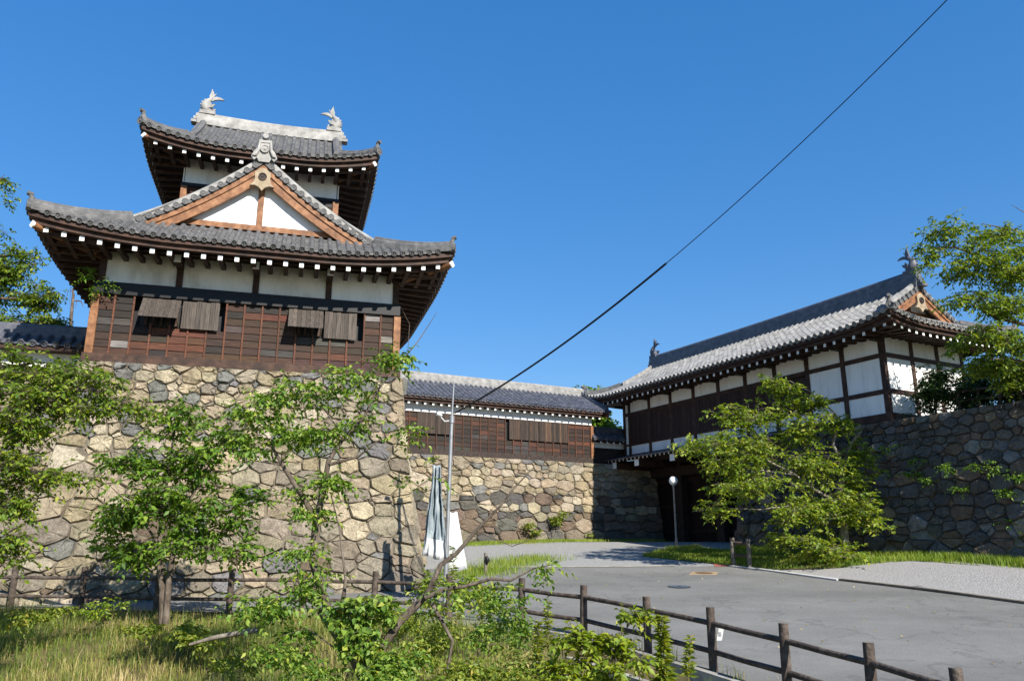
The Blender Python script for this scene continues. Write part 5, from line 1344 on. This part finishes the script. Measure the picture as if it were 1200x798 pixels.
grass('meadow_grass', 'dry yellow and green grass covering the near bank', X, Yv, h, NR.uniform(.003, .007, n), 'grass', tone, lean=.55)


def poly_pts(poly, n):
    poly = np.array(poly, float); lo, hi = poly.min(0), poly.max(0); P = NR.uniform(lo, hi, (n * 3, 2)); ins = np.zeros(len(P), bool); j = len(poly) - 1
    for i in range(len(poly)):
        c_ = ((poly[i, 1] > P[:, 1]) != (poly[j, 1] > P[:, 1])) & (P[:, 0] < (poly[j, 0] - poly[i, 0]) * (P[:, 1] - poly[i, 1]) / (poly[j, 1] - poly[i, 1] + 1e-12) + poly[i, 0]); ins ^= c_; j = i
    return P[ins][:n]


def gxy(*px): return [tuple(gp(a, b)[:2]) for a, b in px]


isl = gxy((752, 652), (800, 657), (848, 661.5), (905, 668), (985, 672)) + [(12.2, 24.5), (13.4, 23.0), (12.1, 25.8), (9.0, 31.5), (7.6, 34.6), (6.6, 34)]
mb = MB(); mb.add([(a, b, float(plane_z(b)) + float(bump_right(np.array(a), np.array(b))) + .012) for a, b in isl], [tuple(range(len(isl)))]); o = mb.build('verge_soil', 'soil'); o['kind'] = 'structure'
P = poly_pts(isl, 26000); n = len(P); Zp = plane_z(P[:, 1]) + bump_right(P[:, 0], P[:, 1])
grass('verge_grass', 'bright green grass of the island around the lamp', P[:, 0], P[:, 1], NR.uniform(.05, .20, n) * (1.1 + .4 * noise2(P[:, 0] * 2, P[:, 1] * 2)), NR.uniform(.006, .012, n), 'grass_green', .5 + .25 * noise2(P[:, 0], P[:, 1]) + NR.normal(0, .2, n), Z=Zp)
# strip along the foot of the right wall
t = NR.uniform(0, 1, 16000); L_ = 8.8 + t * 12; o_ = -.75 - np.abs(NR.normal(0, .35, len(t)))
Px = GO[0] - DW[0] * L_ + RW[0] * o_; Py = GO[1] - DW[1] * L_ + RW[1] * o_; n = len(t)
grass('wall_foot_grass', 'green grass along the foot of the dark wall', Px, Py, NR.uniform(.08, .36, n), NR.uniform(.006, .012, n), 'grass_green', .45 + .2 * noise2(Px, Py) + NR.normal(0, .2, n), Z=plane_z(Py) + bump_right(Px, Py))
# strip along the foot of the wing
t = NR.uniform(-3, 12.5, 15000); o_ = -.85 - np.abs(NR.normal(0, .55, len(t))); Px = A_W[0] + RW[0] * t + DW[0] * o_; Py = A_W[1] + RW[1] * t + DW[1] * o_; n = len(t)
grass('wing_foot_grass', 'short grass along the foot of the wing stone base', Px, Py, NR.uniform(.04, .20, n), NR.uniform(.006, .012, n), 'grass_green', .6 + .2 * noise2(Px, Py) + NR.normal(0, .2, n), Z=plane_z(Py))
c_ = [gp(575, 668), gp(600, 661), gp(625, 656), gp(558, 672)]; P = np.concatenate([NR.normal(0, 1, (1100, 2)) * [.55, .55] + c[:2] for c in c_]); n = len(P)
grass('corner_grass', 'grass at the corner of the turret base behind the white board', P[:, 0], P[:, 1], NR.uniform(.04, .3, n), NR.uniform(.005, .009, n), 'grass_green', .5 + .25 * noise2(P[:, 0] * 3, P[:, 1] * 3) + NR.normal(0, .25, n), Z=plane_z(P[:, 1]))
# weeds in the joint of the kerb
t = NR.uniform(0, len(FENCE) - 9.01, 2600) + 8; i_ = t.astype(int); f_ = (t - i_)[:, None]; FA = np.array(FENCE)
P = FA[i_] * (1 - f_) + FA[i_ + 1] * f_; cl = noise2(P[:, 0] * 4, P[:, 1] * 4) > .25; P = P[cl] + NR.normal(0, .05, (cl.sum(), 3)); n = len(P)
grass('kerb_grass', 'tufts of grass in the joint of the kerb', P[:, 0], P[:, 1], NR.uniform(.08, .32, n), NR.uniform(.003, .006, n), 'grass', .5 + NR.normal(0, .25, n), Z=plane_z(P[:, 1]))

n = 900
P = poly_pts(gxy((520, 690), (700, 700), (900, 760), (1130, 830), (1300, 760), (1190, 712), (985, 684), (860, 668), (700, 667)), n); n = len(P)
kf = np.exp(-np.abs(fence_side(P[:, 0], P[:, 1])) / 1.2); sel = NR.uniform(0, 1, n) < (.10 + .9 * kf); P = P[sel]; n = len(P)
ph = NR.uniform(0, 6.283, n); o = leaves_np('leaf_litter', np.stack([P[:, 0], P[:, 1], plane_z(P[:, 1]) + .012], 1), np.stack([np.cos(ph), np.sin(ph), np.full(n, .15)], 1), NR.uniform(.03, .075, n), NR.uniform(.02, .04, n), 'grass', NR.uniform(.55, 1, n)); o['kind'] = 'stuff'
